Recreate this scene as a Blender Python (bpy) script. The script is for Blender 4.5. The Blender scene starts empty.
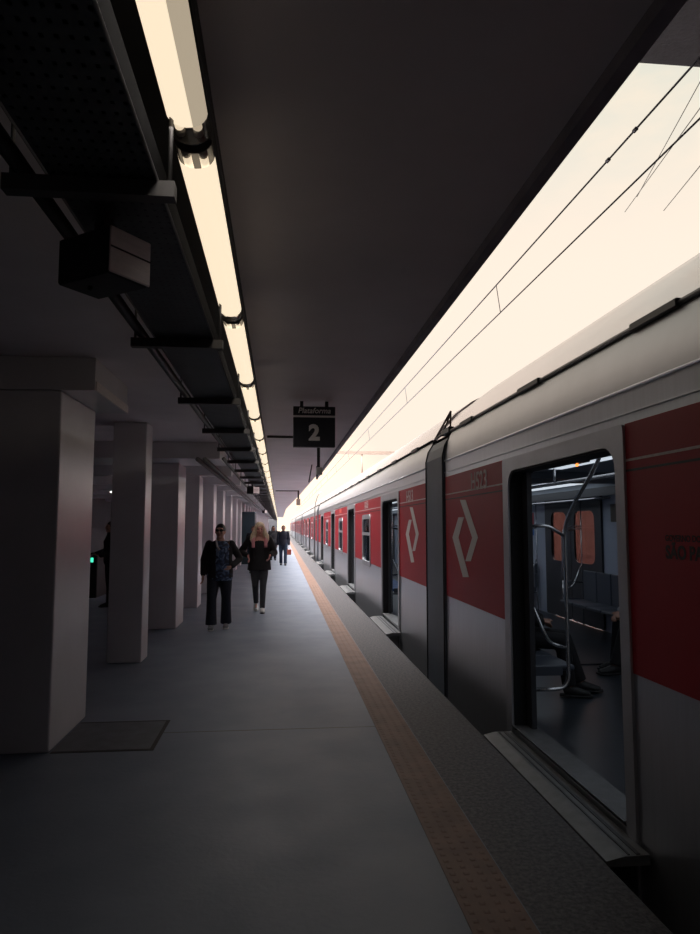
import bpy, bmesh, math, random
from mathutils import Vector, Matrix
random.seed(7)
sc = bpy.context.scene
COL = sc.collection
PI = math.pi

# ------------------------------------------------------------------ materials
def mat(name, color, rough=0.6, metal=0.0, var=0.0, vscale=4.0, bump=0.0, bscale=40.0, spec=0.5, coat=0.0, stretch=(1, 1, 1), var2=None):
    m = bpy.data.materials.new(name); m.use_nodes = True
    nt = m.node_tree; b = nt.nodes['Principled BSDF']
    c = (*color, 1)
    b.inputs['Base Color'].default_value = c
    b.inputs['Roughness'].default_value = rough
    b.inputs['Metallic'].default_value = metal
    b.inputs['Specular IOR Level'].default_value = spec
    b.inputs['Coat Weight'].default_value = coat
    b.inputs['Coat Roughness'].default_value = 0.12
    if var or bump:
        tc = nt.nodes.new('ShaderNodeTexCoord'); mp = nt.nodes.new('ShaderNodeMapping')
        mp.inputs['Scale'].default_value = stretch
        nt.links.new(tc.outputs['Object'], mp.inputs['Vector'])
    if var:
        n = nt.nodes.new('ShaderNodeTexNoise'); n.inputs['Scale'].default_value = vscale
        n.inputs['Detail'].default_value = 6; n.inputs['Roughness'].default_value = 0.6
        nt.links.new(mp.outputs[0], n.inputs['Vector'])
        r = nt.nodes.new('ShaderNodeValToRGB')
        r.color_ramp.elements[0].position = 0.3; r.color_ramp.elements[1].position = 0.72
        lo = tuple(x * (1 - var) for x in color); hi = tuple(min(1, x * (1 + var)) for x in color)
        if var2: lo = var2
        r.color_ramp.elements[0].color = (*lo, 1); r.color_ramp.elements[1].color = (*hi, 1)
        nt.links.new(n.outputs['Fac'], r.inputs['Fac']); nt.links.new(r.outputs['Color'], b.inputs['Base Color'])
    if bump:
        n2 = nt.nodes.new('ShaderNodeTexNoise'); n2.inputs['Scale'].default_value = bscale; n2.inputs['Detail'].default_value = 4
        nt.links.new(mp.outputs[0], n2.inputs['Vector'])
        bp = nt.nodes.new('ShaderNodeBump'); bp.inputs['Strength'].default_value = bump; bp.inputs['Distance'].default_value = 0.01
        nt.links.new(n2.outputs['Fac'], bp.inputs['Height']); nt.links.new(bp.outputs['Normal'], b.inputs['Normal'])
    return m

def emit(name, color, strength, base=(0.8, 0.8, 0.8)):
    m = mat(name, base, 0.5); b = m.node_tree.nodes['Principled BSDF']
    b.inputs['Emission Color'].default_value = (*color, 1); b.inputs['Emission Strength'].default_value = strength
    return m

M = {}
M['ceiling'] = mat('ceiling_paint', (0.88, 0.82, 0.86), 0.75, var=0.07, vscale=1.2, bump=0.12, bscale=8)
M['edge'] = mat('edge_concrete', (0.32, 0.30, 0.36), 0.85, var=0.2, vscale=6)
M['column'] = mat('column_paint', (0.72, 0.70, 0.73), 0.30, var=0.06, vscale=2, bump=0.08, bscale=12, spec=0.42)
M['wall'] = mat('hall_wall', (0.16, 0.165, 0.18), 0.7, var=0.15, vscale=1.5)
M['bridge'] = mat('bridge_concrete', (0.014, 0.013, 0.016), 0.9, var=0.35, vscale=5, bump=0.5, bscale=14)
M['terra'] = mat('terracotta_wall', (0.28, 0.13, 0.10), 0.85, var=0.2, vscale=1.3, bump=0.2)
M['ballast'] = mat('ballast', (0.035, 0.032, 0.03), 0.95, var=0.5, vscale=30, bump=1.0, bscale=40)
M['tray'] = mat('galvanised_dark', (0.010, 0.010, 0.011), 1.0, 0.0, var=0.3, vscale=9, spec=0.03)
M['strut'] = mat('strut_metal', (0.12, 0.115, 0.115), 0.55, 0.5, var=0.2)
M['conduit'] = mat('conduit_paint', (0.055, 0.05, 0.052), 0.5, 0.3)
M['pipe'] = mat('pipe_grey', (0.26, 0.25, 0.25), 0.5, 0.4)
M['black'] = mat('black_plastic', (0.012, 0.012, 0.014), 0.5)
M['rubber'] = mat('rubber', (0.015, 0.015, 0.018), 0.7)
M['lampbody'] = mat('lamp_body', (0.10, 0.10, 0.10), 0.5)
M['speaker'] = mat('speaker_dark', (0.03, 0.028, 0.03), 0.6)
M['speakerface'] = mat('speaker_face', (0.90, 0.84, 0.82), 0.38, 0.45, var=0.08, vscale=14, stretch=(1, 1, 5))
M['steel'] = mat('stainless', (0.56, 0.58, 0.63), 0.33, 0.85, var=0.05, vscale=5, stretch=(1, 7, 0.5), bump=0.02, bscale=60)
M['shoulder'] = mat('shoulder_steel', (0.55, 0.55, 0.57), 0.36, 0.45, var=0.04, vscale=4)
M['frame'] = mat('door_frame_steel', (0.46, 0.47, 0.51), 0.42, 0.7, var=0.07, vscale=4)
M['roof'] = mat('roof_paint', (0.72, 0.65, 0.67), 0.2, 0.7, var=0.05, vscale=1.5)
M['red'] = mat('red_paint', (0.36, 0.015, 0.026), 0.5, 0.0, var=0.05, vscale=2, spec=0.3)
M['white'] = mat('white_vinyl', (0.62, 0.58, 0.56), 0.5)
M['fade'] = mat('faded_vinyl', (0.62, 0.50, 0.49), 0.5, var=0.15, vscale=20)
M['blackvinyl'] = mat('black_vinyl', (0.012, 0.004, 0.006), 0.5)
M['orangered'] = emit('destination_display', (1.0, 0.10, 0.06), 0.5, (0.1, 0.02, 0.02))
M['gang'] = mat('gangway_cover', (0.10, 0.115, 0.145), 0.55, var=0.1, vscale=3)
M['under'] = mat('underframe', (0.014, 0.014, 0.015), 0.8)
M['sill'] = mat('sill_aluminium', (0.17, 0.175, 0.185), 0.5, 0.4, var=0.18, vscale=12)
M['sillgroove'] = mat('sill_groove', (0.06, 0.065, 0.075), 0.6)
M['lining'] = mat('interior_lining', (0.40, 0.45, 0.55), 0.45)
M['liningceil'] = mat('interior_ceiling', (0.36, 0.40, 0.46), 0.5)
M['carfloor'] = mat('car_floor', (0.035, 0.04, 0.05), 0.28, var=0.2, vscale=8)
M['leaf'] = mat('door_leaf', (0.05, 0.05, 0.058), 0.45, 0.3)
M['tube'] = mat('polished_tube', (0.62, 0.62, 0.64), 0.25, 0.9)
M['seat'] = mat('seat_shell', (0.07, 0.08, 0.105), 0.4)
M['seatblue'] = mat('seat_blue', (0.02, 0.10, 0.35), 0.45)
M['grille'] = mat('grille', (0.14, 0.12, 0.10), 0.6)
M['stickred'] = mat('sticker_red', (0.5, 0.04, 0.06), 0.5)
M['stickblue'] = mat('sticker_blue', (0.04, 0.16, 0.45), 0.5)
M['orange'] = emit('indicator', (1.0, 0.25, 0.05), 2.5)
M['carlight'] = emit('car_light', (0.80, 0.90, 1.0), 0.75)
M['signdark'] = mat('sign_dark', (0.014, 0.018, 0.03), 0.45)
M['signwhite'] = mat('sign_white', (0.9, 0.89, 0.89), 0.5)
M['wire'] = mat('wire_metal', (0.05, 0.055, 0.075), 0.6, 0.3)
M['wirefaint'] = mat('wire_aluminium', (0.035, 0.038, 0.035), 0.5, 0.2)
M['gantry'] = mat('gantry_paint', (0.42, 0.33, 0.28), 0.7)
M['teal'] = mat('kiosk_teal', (0.025, 0.055, 0.075), 0.5)
M['green'] = emit('led_green', (0.05, 0.9, 0.5), 1.4)
M['whitelamp'] = emit('white_lamp', (1, 0.95, 0.9), 3.0)
M['offwhite'] = mat('offwhite_case', (0.45, 0.43, 0.42), 0.5)
M['hatch'] = mat('hatch_concrete', (0.105, 0.110, 0.130), 0.6, var=0.25, vscale=7)
M['hatchframe'] = mat('hatch_frame', (0.02, 0.017, 0.016), 0.7)
# people
M['skin'] = mat('skin', (0.42, 0.22, 0.16), 0.5)
M['skinpink'] = mat('skin_pink', (0.52, 0.24, 0.20), 0.5)
M['lips'] = mat('lips', (0.30, 0.08, 0.07), 0.4)
M['eye'] = mat('eye', (0.03, 0.02, 0.02), 0.2)
M['hairblack'] = mat('hair_black', (0.012, 0.009, 0.009), 0.5, bump=0.5, bscale=120, stretch=(1, 1, 0.15))
M['hairblond'] = mat('hair_blond', (0.55, 0.42, 0.29), 0.5, var=0.3, vscale=60, stretch=(1, 1, 0.12), bump=0.5, bscale=120)
M['hairbrown'] = mat('hair_brown', (0.08, 0.04, 0.03), 0.5)
M['clothblack'] = mat('cloth_black', (0.010, 0.009, 0.011), 0.85, bump=0.25, bscale=18)
M['clothdark'] = mat('cloth_charcoal', (0.045, 0.047, 0.055), 0.85, var=0.2, vscale=15)
M['denim'] = mat('denim_dark', (0.012, 0.015, 0.028), 0.85, var=0.25, vscale=20)
M['jeans'] = mat('jeans_blue', (0.02, 0.035, 0.07), 0.85, var=0.3, vscale=15)
M['navy'] = mat('cloth_navy', (0.013, 0.016, 0.032), 0.85)
M['shoewhite'] = mat('shoe_white', (0.50, 0.50, 0.50), 0.6)
M['shoegrey'] = mat('shoe_grey', (0.16, 0.17, 0.19), 0.6, var=0.4, vscale=25)
M['shoeblack'] = mat('shoe_black', (0.015, 0.014, 0.015), 0.6)
M['strappink'] = mat('strap_pink', (0.55, 0.22, 0.24), 0.7)
M['bagred'] = mat('bag_red', (0.40, 0.09, 0.06), 0.6)
M['clothpale'] = mat('cloth_pale', (0.42, 0.43, 0.46), 0.85, bump=0.3, bscale=14)
M['glassdark'] = mat('sunglass', (0.005, 0.005, 0.006), 0.1)

def pattern_cloth():
    m = mat('patterned_blouse', (0.02, 0.03, 0.06), 0.8); nt = m.node_tree; b = nt.nodes['Principled BSDF']
    tc = nt.nodes.new('ShaderNodeTexCoord'); v = nt.nodes.new('ShaderNodeTexNoise'); v.inputs['Scale'].default_value = 13; v.inputs['Detail'].default_value = 3
    v.inputs['Distortion'].default_value = 1.2
    nt.links.new(tc.outputs['Object'], v.inputs['Vector'])
    r = nt.nodes.new('ShaderNodeValToRGB'); e = r.color_ramp.elements
    e[0].position = 0.42; e[0].color = (0.012, 0.018, 0.04, 1); e[1].position = 0.64; e[1].color = (0.17, 0.22, 0.32, 1)
    x = e.new(0.53); x.color = (0.04, 0.075, 0.16, 1)
    nt.links.new(v.outputs['Fac'], r.inputs['Fac']); nt.links.new(r.outputs['Color'], b.inputs['Base Color'])
    return m
M['pattern'] = pattern_cloth()

def floor_mat():
    m = mat('platform_concrete', (0.2, 0.2, 0.2), 0.5); nt = m.node_tree; b = nt.nodes['Principled BSDF']; L = nt.links
    tc = nt.nodes.new('ShaderNodeTexCoord')
    n1 = nt.nodes.new('ShaderNodeTexNoise'); n1.inputs['Scale'].default_value = 0.9; n1.inputs['Detail'].default_value = 8; n1.inputs['Roughness'].default_value = 0.65
    L.new(tc.outputs['Object'], n1.inputs['Vector'])
    r = nt.nodes.new('ShaderNodeValToRGB'); e = r.color_ramp.elements
    e[0].position = 0.3; e[0].color = (0.145, 0.170, 0.222, 1); e[1].position = 0.72; e[1].color = (0.200, 0.230, 0.290, 1)
    L.new(n1.outputs['Fac'], r.inputs['Fac'])
    # slab joints every 5.6 m
    sx = nt.nodes.new('ShaderNodeSeparateXYZ'); L.new(tc.outputs['Object'], sx.inputs[0])
    a = nt.nodes.new('ShaderNodeMath'); a.operation = 'ADD'; a.inputs[1].default_value = 100 * 8.4 - 5.55
    L.new(sx.outputs['Y'], a.inputs[0])
    md = nt.nodes.new('ShaderNodeMath'); md.operation = 'MODULO'; md.inputs[1].default_value = 8.4; L.new(a.outputs[0], md.inputs[0])
    lt = nt.nodes.new('ShaderNodeMath'); lt.operation = 'LESS_THAN'; lt.inputs[1].default_value = 0.018; L.new(md.outputs[0], lt.inputs[0])
    mx = nt.nodes.new('ShaderNodeMix'); mx.data_type = 'RGBA'; mx.inputs[7].default_value = (0.07, 0.068, 0.07, 1)
    L.new(lt.outputs[0], mx.inputs[0]); L.new(r.outputs['Color'], mx.inputs[6]); L.new(mx.outputs[2], b.inputs['Base Color'])
    n2 = nt.nodes.new('ShaderNodeTexNoise'); n2.inputs['Scale'].default_value = 2.3; n2.inputs['Detail'].default_value = 5
    L.new(tc.outputs['Object'], n2.inputs['Vector'])
    rr = nt.nodes.new('ShaderNodeMapRange'); rr.inputs[1].default_value = 0.35; rr.inputs[2].default_value = 0.7; rr.inputs[3].default_value = 0.50; rr.inputs[4].default_value = 0.60
    L.new(n2.outputs['Fac'], rr.inputs[0]); L.new(rr.outputs[0], b.inputs['Roughness'])
    n3 = nt.nodes.new('ShaderNodeTexNoise'); n3.inputs['Scale'].default_value = 30; n3.inputs['Detail'].default_value = 4
    L.new(tc.outputs['Object'], n3.inputs['Vector'])
    bp = nt.nodes.new('ShaderNodeBump'); bp.inputs['Strength'].default_value = 0.15; bp.inputs['Distance'].default_value = 0.01
    L.new(n3.outputs['Fac'], bp.inputs['Height']); L.new(bp.outputs[0], b.inputs['Normal'])
    return m
M['floor'] = floor_mat()

def granite_mat():
    m = mat('granite', (0.1, 0.1, 0.1), 0.6); nt = m.node_tree; b = nt.nodes['Principled BSDF']; L = nt.links
    tc = nt.nodes.new('ShaderNodeTexCoord')
    n = nt.nodes.new('ShaderNodeTexNoise'); n.inputs['Scale'].default_value = 38; n.inputs['Detail'].default_value = 5; n.inputs['Roughness'].default_value = 0.75
    L.new(tc.outputs['Object'], n.inputs['Vector'])
    r = nt.nodes.new('ShaderNodeValToRGB'); e = r.color_ramp.elements
    e[0].position = 0.40; e[0].color = (0.022, 0.022, 0.028, 1); e[1].position = 0.64; e[1].color = (0.13, 0.125, 0.135, 1)
    L.new(n.outputs['Fac'], r.inputs['Fac']); L.new(r.outputs['Color'], b.inputs['Base Color'])
    bp = nt.nodes.new('ShaderNodeBump'); bp.inputs['Strength'].default_value = 0.35; bp.inputs['Distance'].default_value = 0.006
    L.new(n.outputs['Fac'], bp.inputs['Height']); L.new(bp.outputs[0], b.inputs['Normal'])
    return m
M['granite'] = granite_mat()
M['tactile'] = mat('tactile_terracotta', (0.18, 0.105, 0.078), 0.6, var=0.25, vscale=5)

def perforated():
    m = mat('perforated_tray', (0.10, 0.105, 0.11), 0.5, 0.6, var=0.2, vscale=8); nt = m.node_tree; L = nt.links
    b = nt.nodes['Principled BSDF']; out = nt.nodes['Material Output']
    tc = nt.nodes.new('ShaderNodeTexCoord'); s = nt.nodes.new('ShaderNodeSeparateXYZ'); L.new(tc.outputs['Object'], s.inputs[0])
    def cell(o, p, off):
        a = nt.nodes.new('ShaderNodeMath'); a.operation = 'ADD'; a.inputs[1].default_value = 10 + off; L.new(o, a.inputs[0])
        md = nt.nodes.new('ShaderNodeMath'); md.operation = 'PINGPONG'; md.inputs[1].default_value = p / 2; L.new(a.outputs[0], md.inputs[0])
        return md.outputs[0]
    x = cell(s.outputs['X'], 0.027, 0); y = cell(s.outputs['Y'], 0.038, 0)
    gx = nt.nodes.new('ShaderNodeMath'); gx.operation = 'LESS_THAN'; gx.inputs[1].default_value = 0.0048; L.new(x, gx.inputs[0])
    gy = nt.nodes.new('ShaderNodeMath'); gy.operation = 'LESS_THAN'; gy.inputs[1].default_value = 0.0075; L.new(y, gy.inputs[0])
    mu = nt.nodes.new('ShaderNodeMath'); mu.operation = 'MULTIPLY'; L.new(gx.outputs[0], mu.inputs[0]); L.new(gy.outputs[0], mu.inputs[1])
    tr = nt.nodes.new('ShaderNodeBsdfTransparent'); ms = nt.nodes.new('ShaderNodeMixShader')
    L.new(mu.outputs[0], ms.inputs[0]); L.new(b.outputs[0], ms.inputs[1]); L.new(tr.outputs[0], ms.inputs[2]); L.new(ms.outputs[0], out.inputs['Surface'])
    return m
M['perf'] = perforated()

LAMPC = (1.0, 0.83, 0.60)
M['lampglow'] = emit('lamp_diffuser_glow', LAMPC, 1.0, (0.3, 0.28, 0.24))
M['lampdim'] = emit('lamp_diffuser_dim', LAMPC, 0.42, (0.3, 0.28, 0.24))
M['tubeon'] = emit('fluorescent_tube', LAMPC, 1.1)
M['tubedim'] = emit('fluorescent_tube_worn', LAMPC, 0.6)
def clear_mat():
    m = bpy.data.materials.new('clear_acrylic'); m.use_nodes = True; nt = m.node_tree; L = nt.links
    for n in list(nt.nodes): nt.nodes.remove(n)
    out = nt.nodes.new('ShaderNodeOutputMaterial'); tr = nt.nodes.new('ShaderNodeBsdfTransparent'); tr.inputs[0].default_value = (0.85, 0.83, 0.8, 1)
    g = nt.nodes.new('ShaderNodeBsdfGlossy'); g.inputs['Roughness'].default_value = 0.2
    ms = nt.nodes.new('ShaderNodeMixShader'); ms.inputs[0].default_value = 0.15
    L.new(tr.outputs[0], ms.inputs[1]); L.new(g.outputs[0], ms.inputs[2]); L.new(ms.outputs[0], out.inputs[0])
    return m
M['clear'] = clear_mat()
def glass_mat(name, tint, gl):
    m = bpy.data.materials.new(name); m.use_nodes = True; nt = m.node_tree; L = nt.links
    for n in list(nt.nodes): nt.nodes.remove(n)
    out = nt.nodes.new('ShaderNodeOutputMaterial'); tr = nt.nodes.new('ShaderNodeBsdfTransparent'); tr.inputs[0].default_value = (*tint, 1)
    g = nt.nodes.new('ShaderNodeBsdfGlossy'); g.inputs['Roughness'].default_value = 0.05; g.inputs[0].default_value = (0.8, 0.8, 0.8, 1)
    ms = nt.nodes.new('ShaderNodeMixShader'); ms.inputs[0].default_value = gl
    L.new(tr.outputs[0], ms.inputs[1]); L.new(g.outputs[0], ms.inputs[2]); L.new(ms.outputs[0], out.inputs[0])
    return m
M['glass'] = glass_mat('window_glass', (0.55, 0.58, 0.60), 0.14)
M['doorglass'] = glass_mat('door_glass', (0.42, 0.36, 0.36), 0.05)

# ------------------------------------------------------------------ mesh helpers
class MB:
    def __init__(s): s.v = []; s.f = []; s.smooth = []
    def add(s, vs, fs, sm=False):
        b = len(s.v); s.v += [tuple(v) for v in vs]
        for f in fs: s.f.append([i + b for i in f]); s.smooth.append(sm)
        return s
    def box(s, x0, x1, y0, y1, z0, z1):
        if x0 > x1: x0, x1 = x1, x0
        if y0 > y1: y0, y1 = y1, y0
        vs = [(x, y, z) for z in (z0, z1) for y in (y0, y1) for x in (x0, x1)]
        return s.add(vs, [(0, 2, 3, 1), (4, 5, 7, 6), (0, 1, 5, 4), (2, 6, 7, 3), (0, 4, 6, 2), (1, 3, 7, 5)])
    def bbox(s, x0, x1, y0, y1, z0, z1, r=0.01, seg=2):
        bm = bmesh.new(); bmesh.ops.create_cube(bm, size=1)
        for v in bm.verts: v.co = Vector((x0 + (v.co.x + .5) * (x1 - x0), y0 + (v.co.y + .5) * (y1 - y0), z0 + (v.co.z + .5) * (z1 - z0)))
        bmesh.ops.bevel(bm, geom=bm.edges[:], offset=r, segments=seg, affect='EDGES', profile=0.5)
        return s.bm(bm)
    def bm(s, bm, sm=False):
        bm.verts.index_update()
        s.add([v.co[:] for v in bm.verts], [[v.index for v in f.verts] for f in bm.faces], sm); bm.free(); return s
    def prism(s, poly, axis, a, b):
        """poly: list of 2-D points; axis the extrusion axis; the other two in order xyz"""
        n = len(poly)
        def P(p, t):
            if axis == 'x': return (t, p[0], p[1])
            if axis == 'y': return (p[0], t, p[1])
            return (p[0], p[1], t)
        vs = [P(p, a) for p in poly] + [P(p, b) for p in poly]
        fs = [list(range(n))[::-1], [n + i for i in range(n)]] + [(i, (i + 1) % n, n + (i + 1) % n, n + i) for i in range(n)]
        return s.add(vs, fs)
    def tube(s, pts, r, n=10, cap=True, flat=None):
        """r: number or list (or list of (rx,ry)); elliptical rings allowed"""
        P = [Vector(p) for p in pts]; k = len(P)
        R = r if isinstance(r, (list, tuple)) else [r] * k
        ref = Vector((0, 0, 1)) if abs((P[-1] - P[0]).normalized().z) < 0.9 else Vector((0, 1, 0))
        if flat: ref = Vector(flat)
        vs = []
        for i in range(k):
            t = ((P[i] - P[i - 1]).normalized() if i else Vector()) + ((P[i + 1] - P[i]).normalized() if i < k - 1 else Vector())
            t.normalize()
            a = ref.cross(t)
            if a.length < 1e-4: a = Vector((1, 0, 0)).cross(t)
            a.normalize(); bb = t.cross(a).normalized()
            rx, ry = R[i] if isinstance(R[i], (list, tuple)) else (R[i], R[i])
            for j in range(n):
                an = 2 * PI * j / n
                vs.append(P[i] + a * (rx * math.cos(an)) + bb * (ry * math.sin(an)))
        fs = [(i * n + j, i * n + (j + 1) % n, (i + 1) * n + (j + 1) % n, (i + 1) * n + j) for i in range(k - 1) for j in range(n)]
        if cap: fs += [list(range(n))[::-1], [(k - 1) * n + j for j in range(n)]]
        return s.add(vs, fs, True)
    def ell(s, c, r, n=14, m=9, rot=None, fn=None):
        vs = [Vector((0, 0, 1))]; fs = []
        for i in range(1, m):
            t = PI * i / m
            for j in range(n): vs.append(Vector((math.sin(t) * math.cos(2 * PI * j / n), math.sin(t) * math.sin(2 * PI * j / n), math.cos(t))))
        vs.append(Vector((0, 0, -1)))
        for j in range(n): fs.append((0, 1 + j, 1 + (j + 1) % n))
        for i in range(m - 2):
            for j in range(n): fs.append((1 + i * n + j, 1 + (i + 1) * n + j, 1 + (i + 1) * n + (j + 1) % n, 1 + i * n + (j + 1) % n))
        last = len(vs) - 1
        for j in range(n): fs.append((last, 1 + (m - 2) * n + (j + 1) % n, 1 + (m - 2) * n + j))
        out = []
        for v in vs:
            p = Vector((v.x * r[0], v.y * r[1], v.z * r[2]))
            if fn: p = fn(v, p)
            if rot: p = rot @ p
            out.append(p + Vector(c))
        return s.add(out, fs, True)
    def xform(s, mtx): s.v = [tuple(mtx @ Vector(v)) for v in s.v]; return s
    def mesh(s, name):
        me = bpy.data.meshes.new(name); me.from_pydata(s.v, [], s.f); me.update()
        bm = bmesh.new(); bm.from_mesh(me); bmesh.ops.recalc_face_normals(bm, faces=bm.faces[:]); bm.to_mesh(me); bm.free()
        me.polygons.foreach_set('use_smooth', s.smooth); me.update()
        return me
    def build(s, name, m, parent=None):
        me = s.mesh(name); me.materials.append(m)
        return link(name, me, parent)

def link(name, data, parent=None):
    o = bpy.data.objects.new(name, data); COL.objects.link(o)
    if parent: o.parent = parent
    return o
def tag(o, label=None, cat=None, group=None, kind=None):
    if label: o['label'] = label
    if cat: o['category'] = cat
    if group: o['group'] = group
    if kind: o['kind'] = kind
    return o
def empty(name, loc=(0, 0, 0), rz=0.0):
    o = link(name, None); o.location = loc; o.rotation_euler = (0, 0, rz); o.empty_display_size = 0.2; return o
def kids(o): return [c for c in bpy.data.objects if c.parent == o]
def copy_tree(o, parent=None):
    c = o.copy(); COL.objects.link(c)
    if parent: c.parent = parent
    for ch in kids(o): copy_tree(ch, c)
    return c
def remesh(mb, name, m, parent=None, voxel=0.01, smooth=3, cut=None, solid=0.0, xf=None):
    """one continuous skin over overlapping pieces"""
    o = link('temp', mb.mesh('temp'))
    r = o.modifiers.new('r', 'REMESH'); r.mode = 'VOXEL'; r.voxel_size = voxel; r.use_smooth_shade = True
    if smooth:
        sm = o.modifiers.new('s', 'SMOOTH'); sm.factor = 0.5; sm.iterations = smooth
    dg = bpy.context.evaluated_depsgraph_get(); dg.update()
    me = bpy.data.meshes.new_from_object(o.evaluated_get(dg)); bpy.data.objects.remove(o)
    if cut:
        bm = bmesh.new(); bm.from_mesh(me)
        bmesh.ops.delete(bm, geom=[f for f in bm.faces if cut(f.calc_center_median())], context='FACES'); bm.to_mesh(me); bm.free()
    if xf: me.transform(xf)
    me.name = name; me.materials.clear(); me.materials.append(m)
    for p in me.polygons: p.use_smooth = True
    ob = link(name, me, parent)
    if solid:
        sd = ob.modifiers.new('thick', 'SOLIDIFY'); sd.thickness = solid; sd.offset = -1
    return ob
def text_mesh(body, size, depth, bold=0.0, shear=0.0, align='LEFT', spacing=1.0, xs=1.0):
    cu = bpy.data.curves.new('txt', 'FONT'); cu.body = body; cu.size = size; cu.extrude = depth; cu.offset = bold; cu.shear = shear
    cu.align_x = align; cu.space_character = spacing; cu.resolution_u = 4
    o = link('txt', cu); dg = bpy.context.evaluated_depsgraph_get(); dg.update()
    me = bpy.data.meshes.new_from_object(o.evaluated_get(dg)); bpy.data.objects.remove(o)
    if xs != 1: me.transform(Matrix.Diagonal((xs, 1, 1, 1)))
    return me
def smooth_path(pts, n=6, rad=0.08):
    """round the corners of a polyline"""
    P = [Vector(p) for p in pts]; out = [P[0]]
    for i in range(1, len(P) - 1):
        a = P[i] - P[i - 1]; b = P[i + 1] - P[i]; r = min(rad, a.length * .45, b.length * .45)
        s = P[i] - a.normalized() * r; e = P[i] + b.normalized() * r
        for k in range(n + 1):
            t = k / n; out.append(s * (1 - t) ** 2 + P[i] * 2 * t * (1 - t) + e * t * t)
    out.append(P[-1]); return out

# ------------------------------------------------------------------ camera
F, CX, CY, VPX, VPY, EYE = 680.0, 350.0, 467.0, 281.0, 526.0, 1.6
pitch = math.atan((VPY - CY) / F); yaw = math.atan((CX - VPX) / F * math.cos(pitch))
fw = Vector((math.sin(yaw) * math.cos(pitch), math.cos(yaw) * math.cos(pitch), math.sin(pitch)))
rt = Vector((math.cos(yaw), -math.sin(yaw), 0)); up = rt.cross(fw)
cam = bpy.data.cameras.new('camera'); cam.sensor_fit = 'VERTICAL'; cam.sensor_height = 36; cam.lens = F * 36 / 934
cam.clip_start = 0.05; cam.clip_end = 1000
co = link('camera', cam)
co.matrix_world = Matrix((rt.to_4d(), up.to_4d(), (-fw).to_4d(), (0, 0, 0, 1))).transposed()
mw = Matrix.Identity(4)
for i in range(3): mw[i][0] = rt[i]; mw[i][1] = up[i]; mw[i][2] = -fw[i]
mw[2][3] = EYE
co.matrix_world = mw
sc.camera = co
# measured points of the photograph turned into places on known planes
def ray(px, py): return fw + rt * ((px - CX) / F) + up * ((CY - py) / F)
O = Vector((0, 0, EYE))
def onX(px, py, X): d = ray(px, py); return O + d * (X / d.x)
def onY(px, py, Y): d = ray(px, py); return O + d * (Y / d.y)
def onZ(px, py, Z): d = ray(px, py); return O + d * ((Z - EYE) / d.z)

# ------------------------------------------------------------------ world and view
ZEN = 34.0   # overhead sky, out of view, boosted well past overcast to light the platform
w = bpy.data.worlds.new('sky'); sc.world = w; w.use_nodes = True; nt = w.node_tree; L = nt.links
bg = nt.nodes['Background']
tc = nt.nodes.new('ShaderNodeTexCoord'); sx = nt.nodes.new('ShaderNodeSeparateXYZ'); L.new(tc.outputs['Generated'], sx.inputs[0])
mp = nt.nodes.new('ShaderNodeMapping'); mp.inputs['Scale'].default_value = (1.0, 1.0, 2.6); L.new(tc.outputs['Generated'], mp.inputs[0])
ns = nt.nodes.new('ShaderNodeTexNoise'); ns.inputs['Scale'].default_value = 7; ns.inputs['Detail'].default_value = 5; ns.inputs['Roughness'].default_value = 0.55; L.new(mp.outputs[0], ns.inputs['Vector'])
cr = nt.nodes.new('ShaderNodeValToRGB'); cr.color_ramp.elements[0].position = 0.40; cr.color_ramp.elements[1].position = 0.66
cr.color_ramp.elements[0].color = (0.72, 0.755, 0.66, 1); cr.color_ramp.elements[1].color = (0.93, 0.83, 0.67, 1)
L.new(ns.outputs['Fac'], cr.inputs['Fac'])
mr = nt.nodes.new('ShaderNodeMapRange'); mr.inputs[1].default_value = 0.30; mr.inputs[2].default_value = 0.66; L.new(sx.outputs['Z'], mr.inputs[0])
mr.interpolation_type = 'SMOOTHSTEP'
mx = nt.nodes.new('ShaderNodeMix'); mx.data_type = 'RGBA'; mx.inputs[6].default_value = (1.05, 0.895, 0.755, 1)
L.new(mr.outputs[0], mx.inputs[0]); L.new(cr.outputs['Color'], mx.inputs[7])
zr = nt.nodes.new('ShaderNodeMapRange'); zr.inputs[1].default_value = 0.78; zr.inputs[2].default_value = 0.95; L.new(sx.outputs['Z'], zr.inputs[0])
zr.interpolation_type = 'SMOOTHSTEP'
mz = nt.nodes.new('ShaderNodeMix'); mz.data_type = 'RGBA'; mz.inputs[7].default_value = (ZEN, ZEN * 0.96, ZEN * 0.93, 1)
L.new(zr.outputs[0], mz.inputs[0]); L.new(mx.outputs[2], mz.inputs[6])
dt = nt.nodes.new('ShaderNodeVectorMath'); dt.operation = 'DOT_PRODUCT'; dt.inputs[1].default_value = Vector((0.03, 1, 0.02)).normalized()
L.new(tc.outputs['Generated'], dt.inputs[0])
gr = nt.nodes.new('ShaderNodeMapRange'); gr.inputs[1].default_value = 0.988; gr.inputs[2].default_value = 1.0; gr.interpolation_type = 'SMOOTHSTEP'; L.new(dt.outputs['Value'], gr.inputs[0])
gl = nt.nodes.new('ShaderNodeMix'); gl.data_type = 'RGBA'; gl.inputs[7].default_value = (1.5, 1.18, 0.92, 1)   # low glow at the end of the line
L.new(gr.outputs[0], gl.inputs[0]); L.new(mz.outputs[2], gl.inputs[6])
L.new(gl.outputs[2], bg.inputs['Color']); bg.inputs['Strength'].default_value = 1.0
vs = sc.view_settings; sc.display_settings.display_device = 'sRGB'
vs.view_transform = 'Standard'; vs.look = 'None'; vs.gamma = 1.0; vs.use_curve_mapping = False; vs.exposure = 0.0
sc.cycles.use_denoising = True; sc.cycles.max_bounces = 8; sc.cycles.diffuse_bounces = 6; sc.cycles.transparent_max_bounces = 16
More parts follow.
